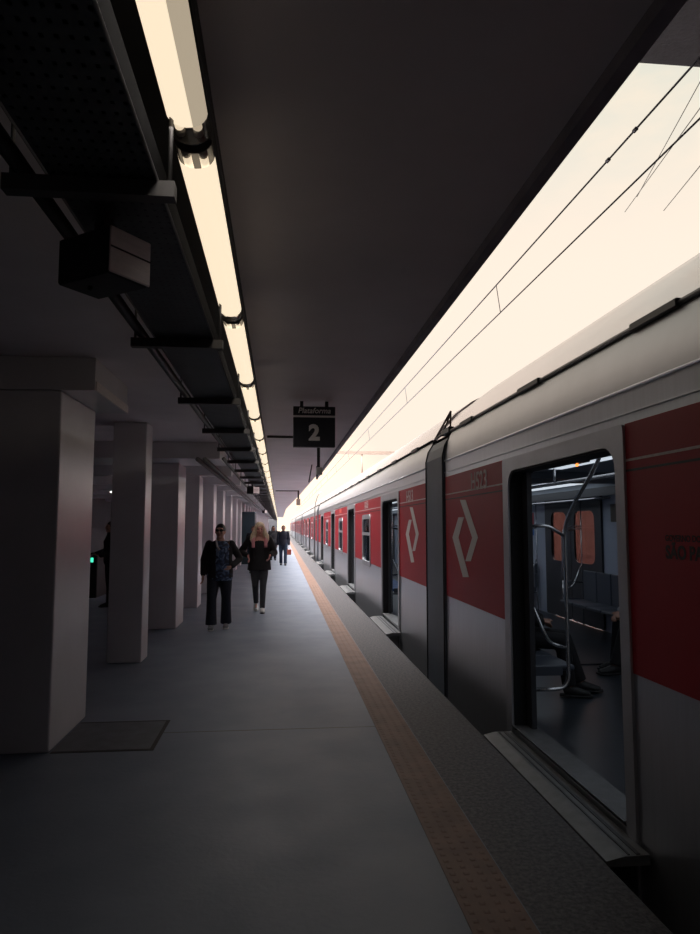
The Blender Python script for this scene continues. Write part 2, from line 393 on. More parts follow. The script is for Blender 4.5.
sc.cycles.caustics_reflective = True; sc.cycles.caustics_refractive = False; sc.cycles.sample_clamp_indirect = 4

# ------------------------------------------------------------------ the setting
CH = 2.85   # ceiling height
XE = 0.875  # canopy edge
o = MB().box(-7, 1.035, -6, 150, -1.2, 0).build('floor', M['floor']); tag(o, 'grey concrete platform floor stretching into the distance', 'floor', kind='structure')
o = MB().box(1.035, 1.55, -6, 150, -1.2, 0).build('granite_kerb', M['granite']); tag(o, 'dark speckled granite strip along the platform edge', 'platform edge', kind='structure')
# tactile strip with moulded domes
tm = MB().box(0.765, 1.028, -1, 150, 0.0, 0.004)
for iy in range(0, 270):
    y = 1.9 + iy * 0.0625
    for ix in range(4):
        x = 0.765 + 0.033 + ix * 0.0655
        tm.add([(x - .014, y - .014, .004), (x + .014, y - .014, .004), (x + .014, y + .014, .004), (x - .014, y + .014, .004),
                (x - .008, y - .008, .0065), (x + .008, y - .008, .0065), (x + .008, y + .008, .0065), (x - .008, y + .008, .0065)],
               [(4, 5, 6, 7), (0, 1, 5, 4), (1, 2, 6, 5), (2, 3, 7, 6), (3, 0, 4, 7)])
o = tm.build('tactile_paving', M['tactile']); tag(o, 'terracotta tactile warning strip running along the platform', 'tactile paving', kind='structure')
o = MB().box(1.55, 60, -60, 400, -1.3, -1.2).build('track_bed', M['ballast']); tag(o, 'dark ballast track bed below the train', 'track bed', kind='structure')
poly = [(-7, -6), (XE, -6), (XE, 17.3), (0.86, 17.3), (0.75, 26.8), (0.36, 50), (0.30, 100), (-7, 100)]
o = MB().prism(poly, 'z', CH, CH + 0.25).build('ceiling', M['ceiling']); tag(o, 'flat grey canopy ceiling over the platform', 'ceiling', kind='structure')
o = MB().box(XE, 0.92, -6, 17.3, 2.805, CH + 0.25).build('trim_1', M['edge']); tag(o, 'dark edge beam along the open side of the canopy', 'edge beam', kind='structure')
BZ = 11.5  # slab lifted, with unseen spread added both sides, to shade the near platform
BRY = onZ(655, 64, BZ).y
o = MB().box(-40, 40, -60, BRY, BZ, BZ + 4).build('footbridge', M['bridge']); tag(o, 'dark overhead slab at top right, its unseen spread added to shade the near platform', 'footbridge', kind='structure')
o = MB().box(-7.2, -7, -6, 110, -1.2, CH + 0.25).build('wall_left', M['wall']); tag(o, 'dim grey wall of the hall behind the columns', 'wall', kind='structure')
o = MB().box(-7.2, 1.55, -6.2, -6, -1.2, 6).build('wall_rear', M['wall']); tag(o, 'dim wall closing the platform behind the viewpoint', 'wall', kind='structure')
o = MB().box(-7, -0.55, 101, 101.3, 0, CH + .25).build('wall_far', M['wall']); tag(o, 'tiny dim end wall added far down the platform to cover bright sky', 'wall', kind='structure')  # wall added to hide the bright sky patch past the canopy end
o = MB().box(8.6, 8.9, -16, 60, -1.2, 2.35).build('wall_right', M['terra']); tag(o, 'terracotta wall beyond the train seen through its far windows', 'wall', kind='structure')

# ------------------------------------------------------------------ columns
XC = -1.62
cols = [(5.15, 0.92, 0.62, -1.38, 'c'), (8.35, 0.38, 0.395, None, ''), (11.0, 0.80, 0.47, -0.92, ''), (13.75, 0.62, 0.47, -1.0, ''), (16.7, 0.70, 0.47, -1.0, ''),
        (19.4, 0.70, 0.47, -1.0, ''), (22.4, 0.7, 0.47, -1.0, ''), (25.2, 0.7, 0.47, -1.0, '')]
y = 28.0
while y < 90: cols.append((y, 0.7, 0.47, -1.0, '')); y += 2.8
ordn = ['first', 'second', 'third', 'fourth', 'fifth', 'sixth', 'seventh', 'eighth']
for i, (y0, d, wd, xe, k) in enumerate(cols):
    c = empty('concrete_column', (XC - wd / 2, y0, 0))
    if i == 0: lb = 'massive pale column at the left edge, nearest the camera, carrying a beam end'
    elif i == 1: lb = 'slim square pale column, second from the camera, running straight up to the ceiling'
    elif i < 8: lb = '%s pale column from the camera in the row along the platform' % ordn[i]
    else: lb = 'distant pale column past the eighth, hardly told apart at the end of the row'
    tag(c, lb, 'column', 'columns along the platform', 'thing')
    zt = 2.598 if xe else CH - 0.002
    xl = -wd / 2; xr = wd / 2
    MB().bbox(xl, xr, 0, d, 0.001, zt, 0.012, 2).build('shaft', M['column'], c)
    if xe:
        cx0 = XC - wd / 2
        y1 = -0.02 if i != 2 else -0.75
        ye = d + 0.12 if k else d * 0.6
        b = MB()
        if k:
            b.prism([(-7 + 0.005 - cx0, 2.6), (xe - cx0, 2.6), (xe - cx0, 2.845), (-7 + 0.005 - cx0, 2.845)], 'y', y1, ye)
        else:
            b.box(-7 + 0.005 - cx0, xe - cx0, y1, ye, 2.6, 2.845)
        b.build('beam', M['column'], c)
        if k: MB().box(xe - cx0 + 0.001, xe - cx0 + 0.012, y1 + .01, ye - .01, 2.602, 2.67).build('beam_rim', M['speakerface'], c)

# ------------------------------------------------------------------ lamps
LP, LL = 1.638, 1.60; LX, LZ = -0.258, 2.656
def make_lamp(worn=False):
    r = empty('ceiling_light')
    # housing channel hung just under the ceiling
    MB().prism([(-.05, .035), (.05, .035), (.04, .085), (-.04, .085)], 'y', 0, LL).build('housing', M['lampbody'], r)
    for yy in (0.35, LL - 0.35): MB().tube([(0, yy, .085), (0, yy, 2.784 - LZ)], .008, 8).build('hanger_rod', M['strut'], r)
    prof = [(.054 * math.cos(a), .034 - .042 * math.sin(a)) for a in [PI * i / 10 for i in range(11)]]
    e = 0.085
    def shell(a, b):
        m = MB(); n = len(prof)
        m.add([(p[0], a, p[1]) for p in prof] + [(p[0], b, p[1]) for p in prof], [(i, i + 1, n + i + 1, n + i) for i in range(n - 1)], True)
        return m
    if worn:
        m = MB(); n = len(prof)
        h = 7
        m.add([(p[0], e, p[1]) for p in prof[4:]] + [(p[0], LL - e, p[1]) for p in prof[4:]], [(i, i + 1, h + i + 1, h + i) for i in range(h - 1)], True)
        m.build('diffuser', M['lampglow'], r)
        m = MB(); h = 5
        m.add([(p[0], e, p[1]) for p in prof[:5]] + [(p[0], LL - e, p[1]) for p in prof[:5]], [(i, i + 1, h + i + 1, h + i) for i in range(h - 1)], True)
        m.build('diffuser', M['lampdim'], r)
    else:
        shell(e, LL - e).build('diffuser', M['lampglow'], r)
    for a, b in ((0.004, e), (LL - e, LL - .004)): shell(a, b).build('clear_cover', M['clear'], r)
    for sx_ in (-1, 1):
        MB().tube([(sx_ * .024, .05, .017), (sx_ * .024, LL - .05, .017)], .013, 10).build('fluorescent_tube', M['tubedim'] if (worn and sx_ > 0) else M['tubeon'], r)
        for yy in (.02, LL - .05): MB().tube([(sx_ * .024, yy, .017), (sx_ * .024, yy + .03, .017)], .014, 10).build('lamp_holder', M['offwhite'], r)
    for a, b in ((0, .004), (LL - .004, LL)): MB().prism(prof, 'y', a, b).build('end_cap', M['strut'], r)
    return r
o = MB().bbox(-.40, -.205, -2, 98, 2.785, 2.847, .004, 1).build('lamp_trunking', M['black']); o.rotation_euler = (0, 0, .003); tag(o, 'long black trunking under the ceiling that carries the row of lights', 'trunking')
lw = make_lamp(True); lp = make_lamp()
LAMP_W = 4.2
for k in range(-1, 58):
    if k == -1: r = lw
    elif k == 0: r = lp
    else: r = copy_tree(lp)
    r.location = (-.252 - .003 * (1.87 + k * LP), 1.87 + k * LP, LZ); r.rotation_euler = (0, 0, .003); r.name = 'ceiling_light'
    n = k + 2
    if k <= -2: lb = 'fluorescent ceiling light out of frame behind the viewpoint'
    elif k == -1: lb = 'nearest fluorescent ceiling light at the top edge, with one dim worn tube'
    elif k < 9: lb = '%s fluorescent ceiling light of the row, counted from the camera' % ['', 'first', 'second', 'third', 'fourth', 'fifth', 'sixth', 'seventh', 'eighth', 'ninth', 'tenth'][n]
    else: lb = 'tiny far fluorescent ceiling light merging into the end of the row'
    tag(r, lb, 'ceiling light', 'fluorescent lights in one row')
    if k < 34:
        ld = bpy.data.lights.new('lamp_light', 'AREA'); ld.shape = 'RECTANGLE'; ld.size = .10; ld.size_y = 1.4; ld.energy = LAMP_W * {-1: .40, 0: .08, 1: .12, 2: .32, 3: .75, 4: 1.0, 5: .9, 6: .8}.get(k, .65); ld.color = (1.0, .93, .87)
        lo_ = link('lamp_light', ld); lo_.location = (-.252 - .003 * (1.87 + k * LP), 1.87 + k * LP + LL / 2, LZ - .02); lo_.visible_glossy = True

# ------------------------------------------------------------------ cable tray, struts, conduits
TX0, TX1, TZ = -0.590, -0.318, 2.485
t = empty('cable_tray', ((TX0 + TX1) / 2, 0, TZ), .003); tag(t, 'long dark perforated cable tray hung under the ceiling beside the lights', 'cable tray')
hw = (TX1 - TX0) / 2
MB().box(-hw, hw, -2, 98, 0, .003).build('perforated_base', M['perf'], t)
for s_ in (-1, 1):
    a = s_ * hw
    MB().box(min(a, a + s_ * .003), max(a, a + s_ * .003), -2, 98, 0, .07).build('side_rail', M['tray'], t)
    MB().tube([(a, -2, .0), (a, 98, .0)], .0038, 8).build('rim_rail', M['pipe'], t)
MB().box(-hw + .004, hw - .004, -2, 98, .006, .008).build('hole_backing', M['black'], t)  # black sheet added above the base so the holes look dark inside
for j in range(5):
    x = -hw + .05 + j * .05
    MB().tube([(x + .008 * math.sin(yy * 1.3 + j), yy, .021 + .0 * j) for yy in [-2 + q * .6 for q in range(166)]], .014 - .001 * j, 7).build('cable', M['conduit'], t)
k = 0; yy = 1.73
while yy < 97:
    s_ = MB().box(-.245, .180, yy - .02, yy + .02, -.045, -.0035)
    s_.build('support_channel', M['strut'], t)
    for x in (-.228, .165): MB().tube([(x, yy, -.004), (x, yy, (CH - TZ - .001) if x < 0 else 2.783 - TZ)], .006, 6).build('hanger_rod', M['strut'], t)
    yy += 1.5
# black conduit running on the outer end of the struts
cx_ = (TX0 + TX1) / 2 - .212
o = MB().tube([(cx_, -2, TZ + .024), (cx_, 9.6, TZ + .024)], .022, 10).build('ceiling_conduit', M['conduit']); tag(o, 'black conduit along the left side of the cable tray', 'conduit')
for j, (x, z, rr, lb) in enumerate([(-1.20, 2.555, .034, 'outermost grey pipe of the bundle left of the far cable tray'), (-1.10, 2.56, .03, 'middle grey pipe of the bundle left of the far cable tray'), (-0.83, 2.565, .028, 'inner grey pipe of the bundle beside the far cable tray')]):
    o = MB().tube([(x, 9.9, z), (x - .12, 98, z)], rr, 10).build('ceiling_pipe', M['pipe']); tag(o, lb, 'pipe', 'pipes under the canopy')
# thin cross conduits on the right of the lights
for (yy, x0, x1, lb) in [(9.4, -.2, .36, 'thin dark conduit crossing the ceiling behind the platform sign'), (24.0, -.2, .62, 'distant thin dark conduit crossing the ceiling above the hanging box')]:
    o = MB().tube([(x0, yy, CH - .02), (x1, yy, CH - .02)], .016, 8).build('ceiling_conduit', M['conduit']); tag(o, lb, 'conduit')

# ------------------------------------------------------------------ loudspeaker boxes
def make_speaker():
    r = empty('hanging_loudspeaker')
    MB().bbox(-.105, .105, -.075, .075, 0, .135, .006, 1).build('case', M['speaker'], r)
    MB().bbox(.1052, .112, -.075, .075, .002, .133, .003, 1).build('front_grille', M['speakerface'], r)
    MB().box(.1122, .1145, -.073, .073, .072, .076).build('seam', M['speaker'], r)
    MB().box(-.02, .02, -.02, .02, .135, .190).build('hanging_bracket', M['strut'], r)
    MB().ell((-.03, -.02, -.006), (.008, .008, .008), 8, 6).build('led', M['black'], r)
    return r
s1 = make_speaker()
sp = onZ(103, 284, 2.30); s1.location = (sp.x, sp.y, 2.292); s1.rotation_euler = (0, 0, math.radians(-35))
tag(s1, 'boxy loudspeaker with a pale lit face hanging under the cable tray at upper left', 'loudspeaker', 'loudspeakers under the tray')
for (px, py, z, lb) in [(253, 491, 2.30, 'small pale loudspeaker hung under the tray above the woman in sunglasses'), (264.5, 512, 2.30, 'farthest tiny loudspeaker hung under the tray')]:
    s2 = copy_tree(s1); p = onZ(px, py, z); s2.location = (p.x, p.y, 2.245); s2.rotation_euler = (0, 0, math.radians(-50)); tag(s2, lb)

# ------------------------------------------------------------------ platform sign
SY = 6.75
p0 = onY(293.3, 406.5, SY); p1 = onY(335, 447.5, SY)
sw = p1.x - p0.x; zt = p0.z; zb = p1.z; sxm = (p0.x + p1.x) / 2
r = empty('platform_sign', (sxm, SY, zb)); tag(r, 'dark hanging sign reading Plataforma 2 above the platform', 'sign')
H_ = zt - zb
MB().bbox(-sw / 2, sw / 2, -.02, .05, 0, H_ * .735, .004, 1).build('number_panel', M['signdark'], r)
MB().bbox(-sw / 2, sw / 2, -.02, .05, H_ * .775, H_, .004, 1).build('title_panel', M['signdark'], r)
MB().box(-sw / 2, sw / 2, -.019, .049, H_ * .73, H_ * .78).build('divider_strip', M['signwhite'], r)
for s_ in (-.30, .30):
    MB().box(s_ * sw - .016, s_ * sw + .016, 0, .03, H_ - .004, CH - zb - .002).build('hanger', M['black'], r)
def flat_text(name, body, size, at, m, parent, bold=0.0, shear=0.0, spacing=1.0, xs=1.0, rot=None, align='CENTER', depth=.0015):
    me = text_mesh(body, size, depth, bold, shear, align, spacing, xs); me.materials.clear(); me.materials.append(m); me.name = name
    for p in me.polygons: p.use_smooth = False
    ob = link(name, me, parent); ob.location = at; ob.rotation_euler = rot or (PI / 2, 0, 0); return ob
flat_text('numeral', '2', H_ * .52, (0.0, -.022, H_ * .735 * .5 - H_ * .52 * .36), M['signwhite'], r, bold=.010)
flat_text('title_lettering', 'Plataforma', H_ * .19, (0, -.022, H_ * .835), M['signwhite'], r, bold=.0009, shear=.22, xs=.98)

# hanging cameras at canopy edge
r = empty('hanging_camera', (.50, 9.2, CH)); tag(r, 'small camera on a rod hanging below the ceiling under the platform sign', 'camera')
MB().tube([(0, 0, -.002), (0, 0, -.46)], .022, 8).build('hanging_rod', M['black'], r)
MB().bbox(-.03, .05, -.08, .08, -.56, -.46, .01, 2).build('camera_body', M['offwhite'], r)
MB().tube([(-.02, -.0, -.44), (-.02, 0, -.62)], .012, 8).build('cable', M['black'], r)
MB().tube([(-.09, 0, -.42), (-.13, 0, -.66)], .008, 6).build('whip_arm', M['black'], r)
r = empty('hanging_camera', (.60, 24.0, CH)); tag(r, 'distant small box hanging from the canopy edge at the end of a dark conduit', 'camera')
MB().tube([(0, 0, -.002), (0, 0, -.30)], .03, 8).build('hanging_rod', M['black'], r)
MB().bbox(-.07, .07, -.07, .07, -.52, -.30, .01, 2).build('camera_body', M['gantry'], r)

# floor hatch
q = [onZ(*p, 0) for p in ((86, 719.5), (165, 718), (149, 747.5), (54, 752))]
r = empty('floor_hatch', (-1.3, 5.6, 0)); tag(r, 'rectangular inspection hatch in the floor beside the nearest column', 'floor hatch')
hx0, hx1, hy0, hy1 = -1.61, -0.925, 5.17, 5.87
off = (-1.3, 5.6)
MB().box(hx0 - off[0], hx1 - off[0], hy0 - off[1], hy1 - off[1], .0005, .004).build('cover', M['hatch'], r)
f = MB()
for (a, b, c_, d_) in ((hx0, hx1, hy0 - .03, hy0), (hx0, hx1, hy1, hy1 + .03), (hx1, hx1 + .03, hy0 - .03, hy1 + .03)):
    f.box(a - off[0], b - off[0], c_ - off[1], d_ - off[1], .0005, .003)
f.build('rim', M['hatchframe'], r)

# hall on the left: ticket gate with a green lamp, a wall lamp, a kiosk far along
g = onX(92, 560, -4.2)
r = empty('ticket_gate', (-4.2, g.y, 0)); tag(r, 'dark ticket gate post with a small green light beyond the columns', 'ticket gate')
MB().bbox(-.12, .12, .0, .9, 0.001, 1.0, .02, 2).build('body', M['black'], r)
MB().bbox(-.03, .03, -.006, -.001, g.z - .05, g.z + .05, .002, 1).build('indicator_light', M['green'], r)
g = onX(113, 492, -3.75)
r = empty('hanging_lamp', (-3.75, g.y, g.z)); tag(r, 'small white lamp glowing in the dark hall between the first two columns', 'lamp')
MB().ell((0, 0, 0), (.07, .05, .025)).build('bulb', M['whitelamp'], r)
MB().tube([(0, 0, .02), (0, 0, CH - g.z - .002)], .01, 6).build('hanging_rod', M['black'], r)
for (px, lb) in ((241, 'dark teal cabinet standing between the far columns'),):
    r = empty('cabinet', (-1.45, 28.72 + .4, 0)); tag(r, lb, 'cabinet')
    MB().bbox(-.35, .35, 0, 1.5, .001, 2.2, .02, 1).build('body', M['teal'], r)
    MB().box(-.30, .30, -.02, -.001, .1, 2.1).build('door', M['teal'], r)

# ------------------------------------------------------------------ overhead line
r = empty('overhead_line', (3.42, 0, 4.9)); tag(r, 'pair of dark overhead wires with droppers above the train', 'overhead line')
def sag(y0, y1, z, s_, n=24): return [(0, y0 + (y1 - y0) * i / n, z - 4 * s_ * (i / n) * (1 - i / n)) for i in range(n + 1)]
MB().tube([(0, -15, 0.06), (0, 150, 0.06)], .009, 6).build('contact_wire', M['wire'], r)
MB().tube([(-.06, -15, .50), (-.06, 150, .50)], .010, 6).build('messenger_wire', M['wire'], r)
for yy in range(3, 150, 8):
    MB().tube([(-.06, yy + 7.2, .50), (0, yy + 7.2, .06)], .006, 5).build('dropper', M['wire'], r)
for yy in (5.9, 6.45): MB().bbox(-.078, -.042, yy, yy + .07, .482, .518, .008, 1).build('clamp', M['wire'], r)
for (a, b, lb) in [((700, 82), (639, 193), 'leftmost faint wire slanting steeply across the sky at right'), ((690, 122), (627, 209), 'middle faint wire slanting steeply across the sky at right'), ((700, 166), (665, 209), 'lowest faint wire slanting steeply across the sky at right')]:
    p = onX(a[0], a[1], 6.5); q = onX(b[0], b[1], 7.8); d = (q - p)
    o = MB().tube([p - d * .6, q + d * .05], .008, 6).build('overhead_wire', M['wirefaint']); tag(o, lb, 'wire', 'faint overhead wires')
r = empty('line_gantry', (0, 44, 0)); tag(r, 'distant pale horizontal gantry beam above the train roofs', 'gantry')
a = onY(300, 452, 44); b = onY(395, 451.5, 44); zz = a.z
MB().box(a.x, b.x, -.08, .08, zz - .10, zz + .10).build('beam', M['gantry'], r)
c = onY(362, 478, 44)
MB().tube([(c.x, 0, zz - .1), (c.x, 0, c.z)], .05, 6).build('drop_arm', M['gantry'], r)
MB().tube([(b.x + 3.5, .0, -1.2), (b.x + 3.5, 0, zz + .1)], .14, 8).build('mast', M['gantry'], r)
MB().box(b.x, b.x + 3.6, -.05, .05, zz - .06, zz + .06).build('beam_tail', M['gantry'], r)

# ------------------------------------------------------------------ the train
TXL, TXR, TXM = 1.85, 4.95, 3.40        # outer side planes, centre line
WT = 0.09
CL, GAP = 25.2, 0.95
DOORS = [(2.05, 3.98), (8.47, 10.40), (14.80, 16.73), (21.13, 23.15)]   # from each car end
DT, CT = 2.07, 2.34                     # door top, cantrail
ZB = -0.42
WZ0, WZ1 = 0.80, 1.80
def roof_prof():
    h = [(1.85, 2.34), (1.862, 2.45), (1.89, 2.57), (1.94, 2.69), (2.05, 2.86), (2.22, 3.04), (2.45, 3.21), (2.72, 3.34), (3.05, 3.42), (3.40, 3.44)]
    return h + [(2 * TXM - x, z) for x, z in h[-2::-1]]
def windows_of():
    ws = []
    for i in range(3):
        c_ = (DOORS[i][1] + DOORS[i + 1][0]) / 2; ws.append((c_ - .66, c_ + .66))
    return ws
WINS = windows_of()
def frame_path(y0, y1, z0, z1, r, n=5):
    pts = [(y0, z0)]
    for k in range(n + 1):
        a = PI - (PI / 2) * k / n; pts.append((y0 + r + r * math.cos(a), z1 - r + r * math.sin(a)))
    for k in range(n + 1):
        a = PI / 2 - (PI / 2) * k / n; pts.append((y1 - r + r * math.cos(a), z1 - r + r * math.sin(a)))
    pts.append((y1, z0)); return pts
def arch_frame(mb, x0, x1, outer, inner):
    n = len(outer)
    v = [(x0, *p) for p in outer] + [(x0, *p) for p in inner] + [(x1, *p) for p in outer] + [(x1, *p) for p in inner]
    fs = []
    for i in range(n - 1):
        fs += [(i, i + 1, n + i + 1, n + i), (2 * n + i, 3 * n + i, 3 * n + i + 1, 2 * n + i + 1), (n + i, n + i + 1, 3 * n + i + 1, 3 * n + i), (i, 2 * n + i, 2 * n + i + 1, i + 1)]
    fs += [(0, n, 3 * n, 2 * n), (n - 1, 3 * n - 1, 4 * n - 1, 2 * n - 1)]
    return mb.add(v, fs)
def rrect(y0, y1, z0, z1, r, n=4):
    pts = []
    for cy, cz, a0 in ((y1 - r, z1 - r, 0), (y0 + r, z1 - r, PI / 2), (y0 + r, z0 + r, PI), (y1 - r, z0 + r, 1.5 * PI)):
        for k in range(n + 1): a = a0 + PI / 2 * k / n; pts.append((cy + r * math.cos(a), cz + r * math.sin(a)))
    return pts
def ring(mb, x0, x1, outer, inner):
    n = len(outer)
    v = [(x0, *p) for p in outer] + [(x0, *p) for p in inner] + [(x1, *p) for p in outer] + [(x1, *p) for p in inner]; fs = []
    for i in range(n):
        j = (i + 1) % n
        fs += [(i, j, n + j, n + i), (2 * n + i, 3 * n + i, 3 * n + j, 2 * n + j), (n + i, n + j, 3 * n + j, 3 * n + i), (i, 2 * n + i, 2 * n + j, j)]
    return mb.add(v, fs)

PK = {}
def part(key, make, name, m, parent):
    """mesh data shared between the cars"""
    if key not in PK:
        me = make().mesh(name); me.materials.append(m); PK[key] = me
    return link(name, PK[key], parent)
DF = 0.0
def make_side(right=False):
    """side wall with its openings"""
    mb = MB()
    x0, x1 = (TXL, TXL + WT) if not right else (TXR - WT, TXR)
    edges = [0.0]
    for d in DOORS: edges += [d[0] + .12, d[1] - .12] if not right else [(d[0] + d[1]) / 2 - .5 - 1.0, (d[0] + d[1]) / 2 - .5 + 1.0]
    edges.append(CL)
    for i in range(0, len(edges), 2):
        a, b = edges[i], edges[i + 1]
        if i in (0, 8): mb.box(x0, x1, a, b, ZB, CT)
        else:
            w0, w1 = WINS[i // 2 - 1]
            mb.box(x0, x1, a, w0, ZB, CT); mb.box(x0, x1, w1, b, ZB, CT)
            mb.box(x0, x1, w0, w1, ZB, WZ0); mb.box(x0, x1, w0, w1, WZ1, CT)
    for k in range(4):
        a, b = edges[2 * k + 1], edges[2 * k + 2]
        mb.box(x0, x1, a, b, DT, CT); mb.box(x0, x1, a, b, ZB, 0.0)
    return mb
def make_roof():
    p = roof_prof()[3:-3]; n = len(p); mb = MB()
    mb.add([(x, 0, z) for x, z in p] + [(x, CL, z) for x, z in p], [(i, i + 1, n + i + 1, n + i) for i in range(n - 1)], True)
    mb.add([(x, 0, z) for x, z in p] + [(x, CL, z) for x, z in p], [list(range(n)), list(range(n, 2 * n))])
    return mb
def make_shoulder(right=False):
    p = roof_prof()[:4]
    if right: p = [(2 * TXM - x, z) for x, z in p]
    n = len(p); mb = MB(); i_ = [(x + (.02 if not right else -.02), z) for x, z in p]
    a = [(x, 0, z) for x, z in p] + [(x, CL, z) for x, z in p]
    mb.add(a, [(i, i + 1, n + i + 1, n + i) for i in range(n - 1)], True)
    return mb
def red_rects():
    ed = [0.02]
    for d in DOORS: ed += [d[0] - .0, d[1] + .0]
    ed.append(CL - .02)
    return [(ed[i], ed[i + 1]) for i in range(0, len(ed), 2)]
RZ0, RZ1 = 0.83, 2.15
def make_red(i):
    mb = MB(); x0, x1 = TXL - .004, TXL - .0005
    a, b = red_rects()[i]
    if 1:
        if 0 < i < 4:
            w0, w1 = WINS[i - 1]; w0 -= .0; w1 += .0
            ring(mb, x0, x1, [(b, RZ1), (a, RZ1), (a, RZ0), (b, RZ0)], [(w1, WZ1), (w0, WZ1), (w0, RZ0 + .001), (w1, RZ0 + .001)])
        else: mb.box(x0, x1, a, b, RZ0, RZ1)
    return mb
LOGO_A = [(102, 200), (121, 200), (162, 325), (138, 405), (120, 405), (143, 326)]
LOGO_B = [(97, 258), (115, 258), (97, 325), (132, 458), (112, 458), (77, 325)]
def logo_mb(x):
    mb = MB()
    for P in (LOGO_A, LOGO_B):
        q = [onX(430 + a / 3.34, 440 + b / 3.34, TXL) for a, b in P]
        n = len(q)
        # concave stroke: two quads sharing the bend
        prs = [(0, 1, 2, 5), (5, 2, 3, 4)]
        for f in prs:
            mb.prism([(7.55 - q[i].y, q[i].z) for i in f], 'x', x - .007, x - .0045)
    return mb   # y here = distance from the car end nearest the gangway
def car(y_far, mirror_logo_end, num, near=False, idx=0):
    """car occupying [y_far-CL, y_far]; local y = distance from its near end"""
    y0 = y_far - CL
    r = empty('train_car', (0, y0, 0))
    part('sideL', lambda: make_side(False), 'platform_side_wall', M['steel'], r)
    part('sideR', lambda: make_side(True), 'far_side_wall', M['lining'], r)
    part('roof', make_roof, 'roof', M['roof'], r)
    part('shl', lambda: make_shoulder(False), 'roof_shoulder', M['shoulder'], r)
    part('shr', lambda: make_shoulder(True), 'roof_shoulder', M['shoulder'], r)
    part('under', lambda: MB().box(TXL + .12, TXR - .12, .1, CL - .1, -1.0, ZB), 'underframe', M['under'], r)
    part('floor', lambda: MB().box(TXL + .1, TXR - .1, 0, CL, -.06, .03), 'floor_panel', M['carfloor'], r)
    part('ceil', lambda: MB().box(TXL + .1, TXR - .1, 0, CL, 2.22, 2.26).box(TXL + .1, TXL + .5, 0, CL, 2.10, 2.22).box(TXR - .5, TXR - .1, 0, CL, 2.10, 2.22), 'ceiling_panel', M['liningceil'], r)
    part('clight', lambda: MB().box(TXL + .62, TXL + 1.12, .6, CL - .6, 2.20, 2.219).box(TXR - 1.12, TXR - .62, .6, CL - .6, 2.20, 2.219), 'light_strip', M['carlight'], r)
    for i, (a, b) in enumerate(red_rects()):
        ro = part('red%d' % i, lambda: make_red(i), 'red_panel', M['red'], r)
        part('stripe%d' % i, lambda: MB().box(TXL - .006, TXL - .0045, a, b, 1.945, 1.958), 'white_stripe', M['fade'], ro)
        part('stripd%d' % i, lambda: MB().box(TXL - .0055, TXL - .0042, a, b, 1.890, 1.902), 'black_stripe', M['blackvinyl'], ro)  # flat black strip below the white stripe
    part('gutter', lambda: MB().tube([(TXL - .006, 0, 2.335), (TXL - .006, CL, 2.335)], .009, 6), 'gutter_strip', M['steel'], r)
    part('band', lambda: MB().prism([(TXL - .012, 2.20), (TXL, 2.20), (TXL, 2.21), (TXL - .012, 2.205)], 'y', 0, CL), 'seam_strip', M['steel'], r)
    # dark cable along the shoulder
    def cable():
        mb = MB().tube([(1.925, 0, 2.685), (1.925, CL, 2.685)], .017, 7)
        for k in range(14): mb.bbox(1.90, 1.945, .9 + k * 1.8, 1.35 + k * 1.8, 2.665, 2.71, .006, 1)
        return mb
    part('cable', cable, 'roof_cable', M['black'], r)
    # lining behind the platform side
    def liner():
        mb = MB(); e = [0.0]
        for d in DOORS: e += [d[0] - .05, d[1] + .05]
        e.append(CL)
        for i in range(0, len(e), 2):
            a, b = e[i], e[i + 1]
            if i in (0, 8): mb.box(TXL + .14, TXL + .16, a, b, .03, 2.1)
            else:
                w0, w1 = WINS[i // 2 - 1]
                mb.box(TXL + .14, TXL + .16, a, w0, .03, 2.1); mb.box(TXL + .14, TXL + .16, w1, b, .03, 2.1)
                mb.box(TXL + .14, TXL + .16, w0, w1, .03, WZ0); mb.box(TXL + .14, TXL + .16, w0, w1, WZ1, 2.1)
        return mb
    part('liner', liner, 'wall_lining', M['lining'], r)
    for k, d in enumerate(DOORS):
        def fr():
            mb = MB(); arch_frame(mb, TXL - .018, TXL - .0005, frame_path(d[0], d[1], ZB + .1, 2.15, .03), frame_path(d[0] + .10, d[1] - .13, ZB + .1, 2.045, .14)); return mb
        fo = part('dframe%d' % k, fr, 'door_frame', M['frame'], r)
        def rub():
            mb = MB(); arch_frame(mb, TXL, TXL + .15, frame_path(d[0] + .11, d[1] - .12, .0, 2.055, .14), frame_path(d[0] + .13, d[1] - .15, .0, 2.03, .12)); return mb
        part('drub%d' % k, rub, 'door_seal', M['rubber'], fo)
        # leading edges of the leaves slid open into their pockets
        part('dlea%d' % k, lambda: MB().box(TXL + .095, TXL + .135, d[1] - .26, d[1] - .04, .03, 2.06), 'open_door_leaf', M['leaf'], r)
        part('dleb%d' % k, lambda: MB().box(TXL + .095, TXL + .135, d[0] - .04, d[0] + .14, .03, 2.06), 'open_door_leaf', M['leaf'], r)
        def sill(): return MB().prism([(1.605, -.07), (TXL - .019, -.07), (TXL - .019, -.022), (1.70, -.022), (1.605, -.042)], 'y', d[0] - .13, d[1] - .10)
        so = part('dsill%d' % k, sill, 'door_sill', M['sill'], r)
        def groove():
            return MB().box(1.722, 1.732, d[0] - .12, d[1] - .12, -.0215, -.017).box(1.765, 1.785, d[0] - .12, d[1] - .12, -.0215, -.017)
        part('dgr%d' % k, groove, 'tread_groove', M['sillgroove'], so)
        part('dth%d' % k, lambda: MB().box(TXL - .022, TXL + .16, d[0] + .12, d[1] - .12, .0305, .036), 'threshold', M['sill'], r)
